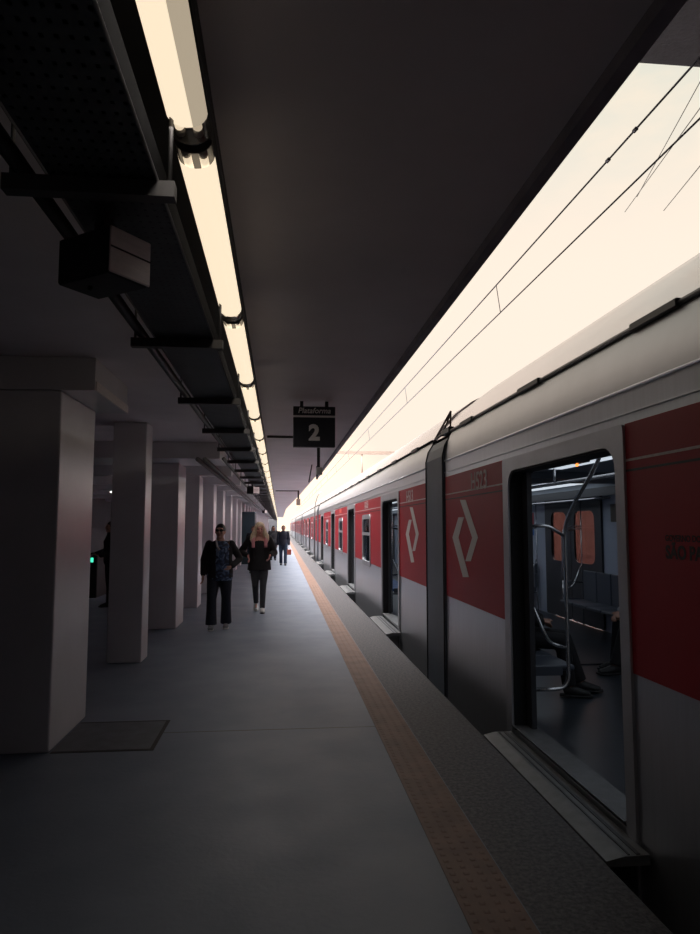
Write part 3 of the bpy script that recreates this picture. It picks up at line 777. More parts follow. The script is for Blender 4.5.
        # far-side doors, closed, with tall round-cornered windows
        if idx < 3:
            c_ = (d[0] + d[1]) / 2 - .5
            for s_ in (-1, 1):
                a, b = (c_ - 1.10, c_ - .012) if s_ < 0 else (c_ + .012, c_ + 1.10)
                wy0, wy1 = (c_ - .88, c_ - .14) if s_ < 0 else (c_ + .17, c_ + .83)
                def lf():
                    mb = MB(); ring(mb, TXR - .125, TXR - .095, rrect(a, b, .04, 2.09, .05), rrect(wy0, wy1, 1.0, 1.84, .14)); return mb
                lo = part('leaf%d%d' % (k, s_), lf, 'far_door_leaf', M['leaf'], r)
                part('pane%d%d' % (k, s_), lambda: MB().prism(rrect(wy0 - .01, wy1 + .01, .99, 1.85, .14), 'x', TXR - .112, TXR - .106), 'window_pane', M['doorglass'], lo)
    for k, (w0, w1) in enumerate(WINS):
        def wf():
            mb = MB(); ring(mb, TXL - .016, TXL + .05, rrect(w0 - .05, w1 + .05, WZ0 - .05, WZ1 + .05, .14), rrect(w0 + .05, w1 - .05, WZ0 + .05, WZ1 - .05, .09))
            mb.box(TXL - .014, TXL + .04, w0 + .04, w1 - .04, 1.40, 1.46); return mb
        wo = part('wf%d' % k, wf, 'window_frame', M['frame'], r)
        part('wp%d' % k, lambda: MB().prism(rrect(w0 + .04, w1 - .04, WZ0 + .04, WZ1 - .04, .09), 'x', TXL + .012, TXL + .018), 'window_pane', M['glass'], wo)
        def wfr():
            mb = MB(); ring(mb, TXR - .1, TXR + .01, rrect(w0 - .05, w1 + .05, WZ0 - .05, WZ1 + .05, .14), rrect(w0 + .05, w1 - .05, WZ0 + .05, WZ1 - .05, .09)); return mb
        wo = part('wfr%d' % k, wfr, 'window_frame', M['leaf'], r)
        part('wpr%d' % k, lambda: MB().prism(rrect(w0 + .04, w1 - .04, WZ0 + .04, WZ1 - .04, .09), 'x', TXR - .05, TXR - .044), 'window_pane', M['doorglass'], wo)
    # emblem by each end that meets the gangway behind the first car
    if mirror_logo_end is not None and idx < 3:
        if mirror_logo_end == 'far': base = logo_mb(TXL); base.v = [(x, CL - y_, z) for x, y_, z in base.v]
        else:
            base = logo_mb(TXL); ym = 7.55 - onX(465, 540, TXL).y
            base.v = [(x, 1.03 - (y_ - ym), z) for x, y_, z in base.v]
        base.build('emblem', M['white'], r)
        rot = (PI / 2, 0, -PI / 2)
        ty = (CL - 1.06) if mirror_logo_end == 'far' else 1.45
        flat_text('number_lettering', num, .24, (TXL - .0062, ty, 1.945), M['fade'], r, bold=.003, xs=1.0, rot=rot, align='LEFT')
        if mirror_logo_end == 'far':
            ty = CL - 4.42
            flat_text('state_lettering', 'SÃO PAULO', .086, (TXL - .0045, ty, 1.447), M['blackvinyl'], r, bold=.0032, rot=rot, align='LEFT', depth=.0008)
            flat_text('government_lettering', 'GOVERNO DO ESTADO DE', .042, (TXL - .0045, ty, 1.528), M['blackvinyl'], r, bold=.001, rot=rot, align='LEFT', depth=.0008)
    if idx:
        # small red line display above the second door bay
        part('disp', lambda: MB().box(TXL - .008, TXL - .0045, 12.3, 13.1, 2.0, 2.12), 'destination_display', M['orangered'], r)
        def louvre():
            mb = MB()
            for q in range(5): mb.box(TXL - .008, TXL - .0045, 5.9, 6.5, 1.99 + q * .03, 2.003 + q * .03)
            return mb
        part('vent', louvre, 'vent_louvre', M['fade'], r)
    return r
def tube_part(r, pts, rad=.016, name='grab_rail', rr=.08): return MB().tube(smooth_path(pts, 6, rr), rad, 10).build(name, M['tube'], r)
def fit_interior(r, y_far, doors, full=True):
    """poles, seat-end frames, benches (world y turned to the car's own)"""
    y0 = y_far - CL
    for (a, b) in doors:
        for (ye, s_) in ((b + .0, 1), (a - .0, -1)):
            for xx, sg in ((TXL + .17, 1), (TXR - .13, -1)):
                q = xx + sg * .34
                if sg > 0 and s_ > 0 and full:
                    tube_part(r, [(xx + sg * .02, ye, .27), (q, ye, .27), (q, ye, 1.60), (q + sg * .03, ye - s_ * .12, 1.78), (q + sg * .08, ye - s_ * .42, 2.05), (q + sg * .10, ye - s_ * .52, 2.20)], .016, 'grab_pole', .12)
                else:
                    tube_part(r, [(xx + sg * .02, ye, .70), (q, ye, .74), (q, ye, 1.52), (xx + sg * .02, ye, 1.56)], .015, 'grab_loop', .10)
                    tube_part(r, [(xx + sg * .02, ye, .36), (q, ye, .36), (q, ye, .74)], .013, 'seat_rail', .10)
                tube_part(r, [(xx + sg * .02, ye, .03), (xx + sg * .02, ye, 2.1)], .010, 'grab_pole')
                tube_part(r, [(xx + sg * .03, ye, .98), (xx + sg * .18, ye, .64), (q - sg * .01, ye, .60)], .014, 'armrest_rail', .07)
                tube_part(r, [(xx + sg * .02, ye, 1.60), (xx + sg * .20, ye, 1.60), (q - sg * .01, ye, 1.52)], .014, 'grab_rail', .05)
                MB().bbox(min(xx + sg * .05, q - sg * .05), max(xx + sg * .05, q - sg * .05), ye - .008, ye + .008, .38, .46, .006, 1).build('seat_end_panel', M['seat'], r)
def bench(r, x0, x1, ya, yb, m, back):
    n = max(1, round((yb - ya) / .46)); st = (yb - ya) / n
    for i in range(n):
        a = ya + i * st
        mb = MB().bbox(min(x0, x1), max(x0, x1), a + .01, a + st - .01, .40, .445, .015, 2)
        bx = (x0 - .03, x0 + .01) if back < 0 else (x0 - .01, x0 + .03)
        mb.bbox(min(bx), max(bx), a + .01, a + st - .01, .44, .90, .012, 2)
        mb.build('seat', m, r)

Y1 = 7.55
c1 = car(Y1, 'far', 'H523', True, 0)
tag(c1, 'nearest red and silver train car with the wide open door and number H523', 'train car', 'cars of the standing train')
cars = [c1]
yf = Y1
gangs = []
for i in range(1, 6):
    g0 = yf; yf = g0 + GAP + CL
    c = car(yf, 'near' if i == 1 else None, 'H513', False, i)
    tag(c, ['', 'second train car, just beyond the tall dark gangway, with the same white emblem', 'third train car along the platform', 'fourth train car, far along the platform', 'fifth train car, tiny and far along the platform', 'farthest train car at the vanishing end of the train'][i], 'train car', 'cars of the standing train')
    cars.append(c); gangs.append((g0, g0 + GAP))
D1 = [(Y1 - CL + a, Y1 - CL + b) for a, b in DOORS]
# near car fittings around its last door, local coordinates
dl = DOORS[3]
fit_interior(c1, Y1, [dl])
fit_interior(cars[1], 0, [DOORS[0]], False)
bench(c1, TXL + .2, TXL + .2 + .40, dl[1] + .06, CL - .15, M['seat'], -1)
bench(c1, TXR - .16, TXR - .16 - .40, dl[1] + .06, CL - .15, M['seat'], 1)
bench(c1, TXL + .2, TXL + .6, dl[0] - 3.0, dl[0] - .06, M['seat'], -1)
bench(c1, TXR - .16, TXR - .56, dl[0] - 3.0, dl[0] - .06, M['seat'], 1)
bench(cars[1], TXL + .2, TXL + .6, .15, DOORS[0][0] - .06, M['seatblue'], -1)
bench(cars[1], TXR - .16, TXR - .56, .15, DOORS[0][0] - .06, M['seat'], 1)
bench(cars[1], TXR - .16, TXR - .56, DOORS[0][1] + .06, DOORS[1][0] - .06, M['seat'], 1)
bench(cars[1], TXL + .2, TXL + .6, DOORS[0][1] + .06, DOORS[1][0] - .06, M['seatblue'], -1)
# extra rails seen across the car
for xx in (TXL + .62, TXR - .58):
    MB().tube([(xx, 12, 1.98), (xx, CL - .2, 1.98)], .016, 8).build('overhead_rail', M['tube'], c1)
    for yy in (14, 17.2, 20.2, 23.6, CL - .3): MB().tube([(xx, yy, 1.98), (xx, yy, 2.12)], .012, 8).build('rail_bracket', M['tube'], c1)
    MB().tube([(xx, .2, 1.98), (xx, 12, 1.98)], .016, 8).build('overhead_rail', M['tube'], cars[1])
# stickers, grille, dark duct and little indicator light
MB().box(TXR - .094, TXR - .0925, 4.25, 4.45, 1.62, 1.86).build('red_sticker', M['stickred'], cars[1])
MB().box(TXR - .094, TXR - .0925, 4.25, 4.42, 1.42, 1.56).build('blue_sticker', M['stickblue'], cars[1])
MB().box(TXR - .099, TXR - .0905, 0.75, 1.15, 1.66, 1.92).build('vent_grille', M['grille'], cars[1])
MB().box(TXR - .52, TXR - .505, 0.1, 8, 2.02, 2.14).build('duct_panel', M['leaf'], cars[1])
ip = onX(577, 465, TXL + .36)
MB().ell((ip.x, ip.y - (Y1 - CL), ip.z), (.012, .018, .012), 10, 7).build('indicator_lamp', M['orange'], c1)
MB().bbox(TXL + .28, TXL + .42, ip.y - (Y1 - CL) - .1, ip.y - (Y1 - CL) + .1, ip.z + .015, ip.z + .07, .006, 1).build('indicator_box', M['leaf'], c1)

# gangways between cars
for i, (a, b) in enumerate(gangs):
    r = empty('gangway', (0, a, 0))
    tag(r, ['tall dark gangway bellows between the nearest two train cars', 'second dark gangway bellows, between the second and third train cars', 'third dark gangway bellows, between the third and fourth train cars', 'fourth dark gangway bellows, far along the train', 'last dark gangway bellows, at the far end of the train'][i], 'gangway', 'gangways of the train')
    n = 8; e = .012
    pr = [(TXL - .02, -.75), (TXL - .02, 2.40), (TXL + .01, 2.52), (TXL + .07, 2.62), (TXL + .18, 2.68), (2.30, 2.70), (4.5, 2.70), (TXR - .18, 2.68), (TXR - .07, 2.62), (TXR - .01, 2.52), (TXR + .02, 2.40), (TXR + .02, -.75)]
    inn = [(2.25, .05), (2.25, 2.02), (2.30, 2.10), (2.4, 2.14), (2.6, 2.15), (2.7, 2.15), (4.2, 2.15), (4.3, 2.15), (4.40, 2.14), (4.5, 2.10), (4.55, 2.02), (4.55, .05)]
    def sleeve(mb, A, B, y0, y1):
        k = len(A)
        v = [(x, y0, z) for x, z in A] + [(x, y0, z) for x, z in B] + [(x, y1, z) for x, z in A] + [(x, y1, z) for x, z in B]; fs = []
        for q in range(k - 1):
            fs += [(q, q + 1, k + q + 1, k + q), (2 * k + q, 3 * k + q, 3 * k + q + 1, 2 * k + q + 1), (q, 2 * k + q, 2 * k + q + 1, q + 1), (k + q, k + q + 1, 3 * k + q + 1, 3 * k + q)]
        fs += [(0, k, 3 * k, 2 * k), (k - 1, 3 * k - 1, 4 * k - 1, 2 * k - 1)]
        return mb.add(v, fs)
    sleeve(MB(), pr, inn, e, GAP - e).build('bellows', M['gang'], r)
    fp = [(x + .02 if x < TXM else x - .02, z - .012) for x, z in roof_prof()[3:-3]]
    nf = len(fp)
    MB().add([(x, e, z) for x, z in fp] + [(x, GAP - e, z) for x, z in fp], [(q, q + 1, nf + q + 1, nf + q) for q in range(nf - 1)], True).build('roof_fairing', M['roof'], r)
    MB().box(2.2, 4.6, e, GAP - e, -.02, .045).build('bridge_plate', M['carfloor'], r)
    for yy in (.03, GAP - .03): MB().tube([(TXL - .024, yy, -.7), (TXL - .024, yy, 2.40), (TXL + .005, yy, 2.525), (TXL + .068, yy, 2.628), (TXL + .18, yy, 2.688)], .008, 6).build('rib', M['rubber'], r)
    if i == 0:
        # triangular bracket on top of the gangway
        z0 = 2.69; bx = 1.93
        mb = MB()
        mb.tube([(bx, .88, z0 - .01), (bx, .03, z0 + .22)], .014, 6)
        mb.tube([(bx, .88, z0 - .005), (bx, .03, z0 + .03)], .014, 6)
        mb.tube([(bx, .40, z0 + .02), (bx, .03, z0 + .21)], .011, 6)
        mb.tube([(bx, .05, z0 + .02), (bx, .03, z0 + .22)], .011, 6)
        mb.build('roof_bracket', M['hairbrown'], r)
        MB().bbox(1.90, 1.97, .02, .40, z0 - .02, z0 + .05, .01, 1).build('bracket_foot', M['black'], r)
# thin lamp pole by the second gangway
pp = onZ(316.5, 0, 0) if False else None
r = empty('lamp_pole', (1.50, 30.5, 0)); tag(r, 'thin grey pole with a curved tip rising beside the train far along the platform', 'pole')
MB().tube(smooth_path([(0, 0, .001), (0, 0, 2.5), (.12, 0, 2.95), (.28, 0, 3.12)], 6, .3), .022, 8).build('pole', M['pipe'], r)
MB().tube([(0, 0, .001), (0, 0, .03)], .06, 10).build('base', M['pipe'], r)

# ------------------------------------------------------------------ people
def limb(mb, a, b, ra, rb, n=12):
    mb.tube([a, b], [ra, rb], n); mb.ell(a, (ra if not isinstance(ra, tuple) else max(ra),) * 3, 10, 7); mb.ell(b, (rb if not isinstance(rb, tuple) else max(rb),) * 3, 10, 7)
def hand(mb, wrist, d, side, curl=.5, s=1.0):
    """palm with five bent fingers; d = direction of the hand; side = lateral axis from little finger to thumb"""
    d = Vector(d).normalized(); side = Vector(side); side = (side - d * side.dot(d)).normalized(); nrm = d.cross(side)
    wv = Vector(wrist); pc = wv + d * .05 * s
    mb.tube([wv, wv + d * .03 * s, wv + d * .09 * s], [(.026 * s, .02 * s), (.036 * s, .017 * s), (.038 * s, .014 * s)], 10, flat=tuple(nrm))
    for k, ln in enumerate((.060, .075, .08, .07)):
        base = wv + d * .088 * s + side * (-.029 + k * .019) * s
        d1 = (d * math.cos(curl * .6) + nrm * math.sin(curl * .6)); d2 = (d * math.cos(curl * 1.6) + nrm * math.sin(curl * 1.6))
        p1 = base + d1 * ln * .5 * s; p2 = p1 + d2 * ln * .5 * s
        mb.tube([base - d * .02 * s, base, p1, p2], [.0095 * s, .0095 * s, .009 * s, .0075 * s], 8)
    tb = wv + d * .035 * s + side * .03 * s
    t1 = tb + (d * .75 + side * .6 + nrm * .2).normalized() * .034 * s; t2 = t1 + (d * .95 + side * .1 + nrm * .3).normalized() * .028 * s
    mb.tube([tb - side * .015 * s, tb, t1, t2], [.012 * s, .0115 * s, .0105 * s, .0085 * s], 8)
def head_fn(v, p):
    x, y, z = p
    if v.z < 0: k = 1 - .30 * (-v.z) ** 1.3; x *= k; y = y * (1 - .12 * (-v.z)) - .012 * (-v.z)
    if v.y < 0: y *= .93                       # flatter face
    if v.z > .35 and v.y > 0: y *= 1.04
    return Vector((x, y, z))
def head(mb, c, tilt=0.0, turn=0.0, s=1.0):
    R = Matrix.Rotation(turn, 3, 'Z') @ Matrix.Rotation(tilt, 3, 'X'); c = Vector(c)
    mb.ell(c, (.074 * s, .096 * s, .115 * s), 22, 16, R, head_fn)
    nose = [Vector((0, -.088, .018)), Vector((0, -.102, -.005)), Vector((0, -.113, -.022)), Vector((0, -.092, -.034))]
    mb.tube([c + R @ (q * s) for q in nose], [.008 * s, .011 * s, .015 * s, .008 * s], 8)
    for sg in (-1, 1):
        mb.ell(c + R @ (Vector((sg * .076, .008, -.005)) * s), (.010 * s, .020 * s, .032 * s), 8, 6, R)
        mb.ell(c + R @ (Vector((sg * .040, -.072, -.018)) * s), (.022 * s, .016 * s, .02 * s), 8, 6, R)   # cheeks
    mb.ell(c + R @ (Vector((0, -.080, -.088)) * s), (.026 * s, .018 * s, .02 * s), 10, 6, R)              # chin
    mb.ell(c + R @ (Vector((0, -.080, .034)) * s), (.052 * s, .014 * s, .012 * s), 12, 6, R)              # brow
    return R, c
def torso(mb, J, g, build):
    """stacked ellipses from crotch to neck"""
    P, N = J['pelvis'], J['neck']
    b = build
    lv = [(-.10, .125 * b, .095 * b), (-.03, .165 * b, .115 * b), (.06, .155 * b, .112 * b), (.16, .135 * b, .100 * b), (.27, .150 * b, .108 * b), (.36, .165 * b, .112 * b), (.41, .150, .095), (.45, .115, .078), (.485, .075, .063), (.53, .056, .055)]
    tl = (N - P).length / .50
    ax = (N - P).normalized()
    mb.tube([P + ax * (z * tl) for z, _, _ in lv], [(rx + g, ry + g) for _, rx, ry in lv], 20, flat=(0, 1, 0))
def person(name, loc, rz, J, build=1.0, voxel=.009, skin='skin', legs=1.0):
    """J: joints in local space, facing -Y"""
    J = {k: Vector(v) for k, v in J.items()}
    r = empty(name, loc, rz)
    mb = MB(); torso(mb, J, 0, build)
    mb.tube([J['neck'] - Vector((0, 0, .05)), J['head'] - Vector((0, -.012, .06))], [.056, .050], 12)
    head(mb, J['head'], J.get('tilt', Vector()).x, J.get('tilt', Vector()).z)
    for s in 'LR':
        limb(mb, J['sh' + s], J['el' + s], .047 * build, .037); limb(mb, J['el' + s], J['wr' + s], .037, .025)
        hd = (J['wr' + s] - J['el' + s]).normalized() if ('hd' + s) not in J else J['hd' + s]
        hand(mb, J['wr' + s], hd, J.get('hs' + s, Vector((0, -1, 0))), .5)
        limb(mb, J['hip' + s], J['kn' + s], .083 * build * legs, .055 * legs); limb(mb, J['kn' + s], J['an' + s], .053 * legs, .036)
        fd = J.get('ft' + s, Vector((0, -1, 0)))
        mb.tube([J['an' + s] + Vector((0, 0, -.02)) - fd * .04, J['an' + s] + Vector((0, 0, -.045)) + fd * .06, J['an' + s] + Vector((0, 0, -.055)) + fd * .15], [.035, .034, .022], 10)
    remesh(mb, 'body', M[skin], r, voxel, 2)
    return r, J
def garment(name, m, r, J, parts, voxel=.010, **kw):
    mb = MB(); parts(mb); return remesh(mb, name, m, r, voxel, kw.pop('smooth', 3), **kw)
def shoe(r, J, s, m, sole):
    a = J['an' + s]; fd = J.get('ft' + s, Vector((0, -1, 0))).normalized(); sd = Vector((-fd.y, fd.x, 0)).normalized()
    upv = sd.cross(fd) if sd.cross(fd).z > 0 else fd.cross(sd)
    def P(f, u): return a + fd * f + upv * u
    mb = MB(); mb.tube([P(-.055, -.045), P(-.02, -.03), P(.06, -.048), P(.13, -.06), P(.185, -.068)], [(.036, .045), (.042, .055), (.045, .042), (.046, .032), (.030, .02)], 14, flat=tuple(upv))
    remesh(mb, 'shoe', m, r, .008, 2)
    mb = MB(); mb.tube([P(-.085, -.083), P(-.03, -.083), P(.08, -.085), P(.15, -.085), P(.205, -.08)], [(.030, .014), (.042, .014), (.047, .014), (.048, .014), (.03, .012)], 14, flat=tuple(upv))
    mb.build('shoe_sole', sole, r)
def face(r, J, eyes=True):
    c = J['head']; R = Matrix.Rotation(J.get('tilt', Vector()).z, 3, 'Z') @ Matrix.Rotation(J.get('tilt', Vector()).x, 3, 'X')
    MB().ell(c + R @ Vector((0, -.0905, -.058)), (.024, .008, .008), 10, 6, R).build('lips', M['lips'], r)
    if eyes:
        for sg in (-1, 1): MB().ell(c + R @ Vector((sg * .031, -.084, .012)), (.012, .006, .007), 8, 6, R).build('eye', M['eye'], r)
    return c, R
def stand(H=1.65, step=.12, lean=0.0, wide=.09):
    k = H / 1.65
    J = dict(pelvis=(0, 0, .90), neck=(0, -.015, 1.40), head=(0, -.035, 1.53), shL=(.175, 0, 1.355), shR=(-.175, 0, 1.355), elL=(.225, .03, 1.09), elR=(-.225, .03, 1.09),
             wrL=(.235, -.03, .86), wrR=(-.235, -.03, .86), hipL=(wide, 0, .86), hipR=(-wide, 0, .86), knL=(wide + .005, -step * .5 - .02, .48), knR=(-wide - .005, step * .4 - .03, .48),
             anL=(wide, -step, .095), anR=(-wide, step, .095))
    return {a: (v[0] * k, v[1] * k, v[2] * k) if True else v for a, v in J.items()}
def sleeves(mb, J, g, up_=True, fore=True, b=1.0):
    for s in 'LR':
        if up_: limb(mb, J['sh' + s], J['el' + s], .050 * b + g, .042 + g)
        if fore: limb(mb, J['el' + s], J['el' + s].lerp(J['wr' + s], .93), .042 + g, .034 + g)
def legs_tube(mb, J, g, b, flare=0.0, down=.0):
    for s in 'LR':
        h, k, a = J['hip' + s], J['kn' + s], J['an' + s]
        mb.tube([h + Vector((0, 0, .05)), h.lerp(k, .5), k, k.lerp(a, .5), a + Vector((0, 0, down))], [.090 * b + g, .078 * b + g, .058 * b + g, .050 * b + g + flare * .4, .042 * b + g + flare], 16)
    mb.tube([J['pelvis'] + Vector((0, 0, -.08)), J['pelvis'] + Vector((0, 0, -.02)), J['pelvis'] + Vector((0, 0, .06))], [(.13 * b + g, .095 * b + g), (.168 * b + g, .118 * b + g), (.158 * b + g, .115 * b + g)], 20, flat=(0, 1, 0))

# --- woman in sunglasses
J = stand(1.63, .10)
J.update(elL=(.31, .07, 1.08), wrL=(.19, -.10, .97), hdL=(-.75, -.25, -.5), hsL=(0, -.6, .6), elR=(-.255, .02, 1.07), wrR=(-.255, -.05, .84), anL=(.105, .06, .095), anR=(-.115, -.13, .095), knL=(.105, -.03, .48), knR=(-.115, -.12, .47),
         shL=(.172, 0, 1.315), shR=(-.172, 0, 1.315), tilt=(-.05, 0, -.15))
w1, JJ = person('person', (-.955, 11.0, 0), .04, J, 1.12, .009)
tag(w1, 'woman in sunglasses and dark jacket over a blue patterned blouse walking along the platform', 'person')
garment('trousers', M['denim'], w1, JJ, lambda mb: legs_tube(mb, JJ, .012, 1.08, .032, -.018), smooth=4)
def blouse(mb):
    P, N = JJ['pelvis'], JJ['neck']
    mb.tube([P + Vector((0, -.012, z)) for z in (-.14, -.04, .06, .16, .28, .38, .44, .485)], [(.198, .140), (.205, .15), (.195, .148), (.175, .138), (.178, .140), (.170, .130), (.125, .09), (.07, .06)], 22, flat=(0, 1, 0))
garment('blouse', M['pattern'], w1, JJ, blouse)
def jk(mb):
    P = JJ['pelvis']
    mb.tube([P + Vector((0, 0, z)) for z in (-.10, .0, .1, .2, .3, .38, .44, .48)], [(.205, .165), (.208, .168), (.20, .165), (.19, .158), (.192, .158), (.19, .148), (.155, .118), (.095, .09)], 22, flat=(0, 1, 0))
    sleeves(mb, JJ, .012, b=1.05)
garment('jacket', M['clothblack'], w1, JJ, jk, cut=lambda c: c.y < -.02 and abs(c.x - .045) < .105 - .0 * c.z and c.z < 1.40, solid=.008)
c, R = face(w1, JJ, False)
mb = MB()
for sg in (-1, 1): mb.ell(c + R @ Vector((sg * .034, -.094, .014)), (.030, .010, .022), 12, 8, R)
mb.tube([c + R @ Vector((-.012, -.102, .018)), c + R @ Vector((.012, -.102, .018))], .004, 6)
for sg in (-1, 1): mb.tube([c + R @ Vector((sg * .06, -.09, .018)), c + R @ Vector((sg * .079, 0, .014))], .004, 6)
mb.build('sunglasses', M['glassdark'], w1)
def hair1(mb):
    mb.ell(c + R @ Vector((0, .018, .028)), (.084, .098, .103), 20, 12, R)
    mb.ell(c + R @ Vector((0, .12, .02)), (.04, .05, .045), 10, 8, R)
garment('hair', M['hairblack'], w1, JJ, hair1, .008, cut=lambda q: (R.inverted() @ (q - c)).y < -.055 and (R.inverted() @ (q - c)).z < .055)
for s in 'LR': shoe(w1, JJ, s, M['shoegrey'], M['shoewhite'])
MB().tube([JJ['neck'] + Vector((-.06, -.10, .0)), JJ['neck'] + Vector((-.04, -.16, -.10)), JJ['neck'] + Vector((0, -.165, -.16))], .016, 8).build('scarf', M['offwhite'], w1)

# --- woman with long blond hair
J = stand(1.66, .16)
J.update(elL=(.28, .07, 1.09), wrL=(.20, -.16, 1.06), hdL=(-.2, -.5, -.6), elR=(-.35, .10, 1.11), wrR=(-.21, -.14, 1.05), hdR=(.2, -.5, -.6), anL=(.065, -.16, .095), anR=(-.055, .20, .16), knL=(.075, -.13, .50), knR=(-.07, -.06, .50), ftR=(0, -.85, -.35), tilt=(.18, 0, .05))
w2, JJ2 = person('person', (-.40, 13.05, 0), .02, J, .95, .009, 'skinpink')
tag(w2, 'woman with long blond hair in a black top and charcoal leggings walking towards the camera', 'person')
garment('leggings', M['clothdark'], w2, JJ2, lambda mb: legs_tube(mb, JJ2, .008, .95, 0, -.01), smooth=3)
def top2(mb):
    P = JJ2['pelvis']
    mb.tube([P + Vector((0, 0, z)) for z in (-.13, -.06, .05, .15, .27, .36, .42, .455)], [(.225, .165), (.215, .155), (.185, .14), (.165, .128), (.172, .135), (.168, .13), (.145, .105), (.10, .078)], 22, flat=(0, 1, 0))
garment('black_top', M['clothblack'], w2, JJ2, top2, solid=0)
def jk2(mb):
    P = JJ2['pelvis']
    mb.tube([P + Vector((0, .012, z)) for z in (-.12, -.0, .1, .2, .3, .38, .44, .48)], [(.225, .16), (.212, .155), (.20, .15), (.19, .148), (.195, .15), (.19, .14), (.165, .11), (.09, .075)], 22, flat=(0, 1, 0))
    for q in 'LR':
        limb(mb, JJ2['sh' + q], JJ2['el' + q], .066, .066); limb(mb, JJ2['el' + q], JJ2['el' + q].lerp(JJ2['wr' + q], .9), .066, .046)
garment('jacket', M['clothblack'], w2, JJ2, jk2, cut=lambda c: c.y < -.02 and abs(c.x) < .10 and c.z < 1.42, solid=.008)
c2, R2 = face(w2, JJ2, True)
def hair2(mb):
    mb.ell(c2 + R2 @ Vector((0, .022, .034)), (.100, .106, .104), 20, 12, R2)
    for sg in (-1, 1):
        mb.tube([c2 + R2 @ Vector((sg * .055, -.035, .07)), c2 + R2 @ Vector((sg * .086, -.02, -.02)), c2 + Vector((sg * .122, -.03, -.12)), c2 + Vector((sg * .135, -.07, -.20)), c2 + Vector((sg * .125, -.10, -.27))], [.030, .038, .052, .046, .016], 10)
    mb.tube([c2 + Vector((0, .07, .03)), c2 + Vector((0, .10, -.10)), c2 + Vector((0, .10, -.26))], [(.08, .04), (.11, .045), (.10, .03)], 14, flat=(0, 1, 0))
def cuth(q):
    l = R2.inverted() @ (q - c2); return l.y < -.058 and abs(l.x) < .052 and l.z < .062
garment('hair', M['hairblond'], w2, JJ2, hair2, .008, cut=cuth)
for s in 'LR': shoe(w2, JJ2, s, M['shoewhite'], M['shoeblack'] if s == 'L' else M['shoewhite'])
for s in 'LR':
    x = JJ2['sh' + s].x * .66
    MB().tube([(x, -.165, 1.20), (x, -.172, 1.24), (x, -.168, 1.30), (x * 1.02, -.120, 1.385), (x, .01, 1.435), (x, .15, 1.34)], [(.030, .010)] * 6, 10, flat=(0, 1, .05)).build('pink_strap', M['strappink'], w2)
# --- man with a red bag
J = stand(1.62, .13); J.update(tilt=(.02, 0, 0))
m1, J3 = person('person', (.10, 28.3, 0), 0, J, .92, .014)
tag(m1, 'man in navy jacket and blue jeans walking with a red bag in hand', 'person')
garment('jeans', M['jeans'], m1, J3, lambda mb: legs_tube(mb, J3, .012, 1.0, .012, -.02), .014)
def jk3(mb): torso(mb, J3, .025, .95); sleeves(mb, J3, .02)
garment('jacket', M['navy'], m1, J3, jk3, .014)
c3, R3 = face(m1, J3)
garment('hair', M['hairblack'], m1, J3, lambda mb: mb.ell(c3 + Vector((0, .018, .030)), (.082, .096, .098), 18, 10), .01, cut=lambda q: q.y - c3.y < -.05 and q.z - c3.z < .05)
for s in 'LR': shoe(m1, J3, s, M['shoeblack'], M['shoeblack'])
hp = J3['wrL']; gp = Vector(m1.location) + hp
r = empty('shopping_bag', (gp.x, gp.y - .03, .42)); tag(r, 'small red bag hanging from the hand of the man in navy', 'bag')
MB().bbox(-.10, .10, -.045, .045, 0, .22, .02, 2).build('pouch', M['bagred'], r)
MB().tube(smooth_path([(-.06, 0, .21), (-.03, 0, gp.z - .42 - .145), (.03, 0, gp.z - .42 - .145), (.06, 0, .21)], 5, .03), .007, 6).build('handle', M['bagred'], r)

# --- simple distant walkers
def walker(loc, rz, H, label, jk_m, tr_m, hair_m, long=False, build=1.0, J=None):
    J = J or stand(H, .1)
    p, q = person('person', loc, rz, J, build, .015)
    tag(p, label, 'person')
    garment('trousers', tr_m, p, q, lambda mb: legs_tube(mb, q, .012, build, .01, -.02), .014)
    def f(mb): torso(mb, q, .03, build * 1.05); sleeves(mb, q, .02)
    garment('jacket', jk_m, p, q, f, .014)
    c_, R_ = face(p, q)
    def h(mb):
        mb.ell(c_ + Vector((0, .018, .030)), (.086, .098, .098), 16, 10)
        if long: mb.tube([c_ + Vector((0, .06, .04)), c_ + Vector((0, .085, -.08)), c_ + Vector((0, .09, -.24))], [(.08, .05), (.10, .05), (.09, .03)], 12, flat=(0, 1, 0))
    garment('hair', hair_m, p, q, h, .011, cut=lambda v: v.y - c_.y < -.045 and v.z - c_.z < .05)
    for s in 'LR': shoe(p, q, s, M['shoeblack'], M['shoeblack'])
    return p
walker((-.36, 32.5, 0), .1, 1.60, 'small far woman in dark clothes with brown hair, walking behind the man in navy', M['clothdark'], M['denim'], M['hairbrown'], True)
walker((-.93, 23.6, 0), 0, 1.60, 'person in dark clothes mostly hidden behind the blond woman', M['navy'], M['jeans'], M['hairbrown'])
J = stand(1.70, .05); J.update(elL=(.23, -.06, 1.10), wrL=(.12, -.26, 1.02), elR=(-.23, -.05, 1.10), wrR=(-.10, -.28, 1.04), hdL=(-.6, -.6, 0), hdR=(.5, -.7, 0))
walker((-3.38, 14.2, 0), math.radians(-60), 1.70, 'shadowy long-haired person in black standing in the dark hall beyond the first column', M['clothblack'], M['clothblack'], M['hairblack'], True, 1.05, J)

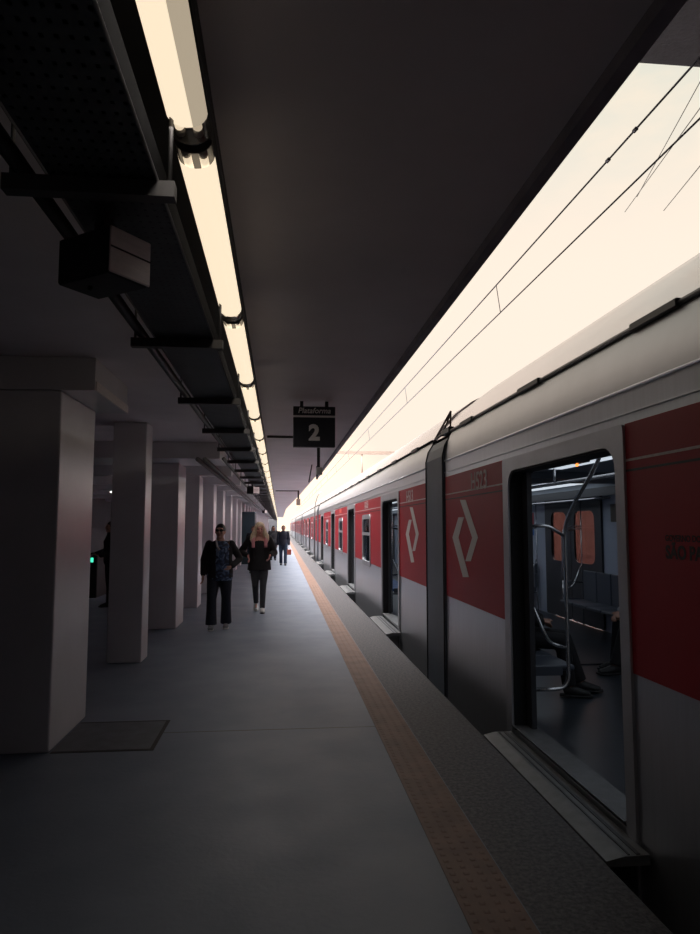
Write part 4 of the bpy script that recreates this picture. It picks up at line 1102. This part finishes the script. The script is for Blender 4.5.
# --- seated passengers
def sit(xs, ys, rz, label, trm, jkm, hairm, fz=.036, far=False):
    J = dict(pelvis=(0, 0, .56), neck=(0, .0, 1.06), head=(0, -.03, 1.195), shL=(.18, 0, 1.01), shR=(-.18, 0, 1.01), elL=(.23, -.06, .76), elR=(-.23, -.06, .76), wrL=(.10, -.27, .70), wrR=(-.10, -.26, .70),
             hdL=(-.6, -.5, -.15), hdR=(.6, -.5, -.15), hipL=(.09, -.02, .545), hipR=(-.09, -.02, .545), knL=(.10, -.48, .53), knR=(-.12, -.45, .53), anL=(.10, -.62, .095 + fz), anR=(-.13, -.50, .095 + fz))
    if far: J.update(wrL=(.10, -.44, .66), wrR=(-.10, -.44, .66), elL=(.21, -.17, .80), elR=(-.21, -.17, .80), hdL=(-.3, -.6, -.4), hdR=(.3, -.6, -.4))
    p, q = person('person', (xs, ys, 0), rz, J, 1.05, .011)
    tag(p, label, 'person')
    def tr(mb):
        for s in 'LR':
            h, k, a = q['hip' + s], q['kn' + s], q['an' + s]
            limb(mb, h, k, .098, .076); mb.tube([k, k.lerp(a, .5), a], [.076, .068, .064], 14)
        mb.ell(q['pelvis'] + Vector((0, 0, .02)), (.18, .13, .11), 16, 10)
    garment('trousers', trm, p, q, tr, .012)
    def jf(mb):
        P = q['pelvis']
        mb.tube([P + Vector((0, 0, z)) for z in (-.06, .05, .15, .28, .38, .44, .48)], [(.195, .145), (.20, .15), (.19, .145), (.195, .145), (.195, .138), (.17, .11), (.09, .075)], 20, flat=(0, 1, 0)); sleeves(mb, q, .022)
    garment('jacket', jkm, p, q, jf, .012)
    c_, R_ = face(p, q)
    garment('hair', hairm, p, q, lambda mb: mb.ell(c_ + Vector((0, .018, .030)), (.083, .097, .098), 18, 10), .01, cut=lambda v: v.y - c_.y < -.05 and v.z - c_.z < .05)
    for s in 'LR': shoe(p, q, s, M['shoeblack'], M['shoeblack'])
    return p
sit(2.225, 6.47, math.radians(72), 'passenger in dark clothes sitting inside the near car, legs seen through the open door', M['clothblack'], M['clothblack'], M['hairblack'])
sit(4.16, 7.14, math.radians(-90), 'passenger in a pale jacket sitting across the near car, half hidden by the door post', M['clothblack'], M['clothpale'], M['hairblack'], far=True)
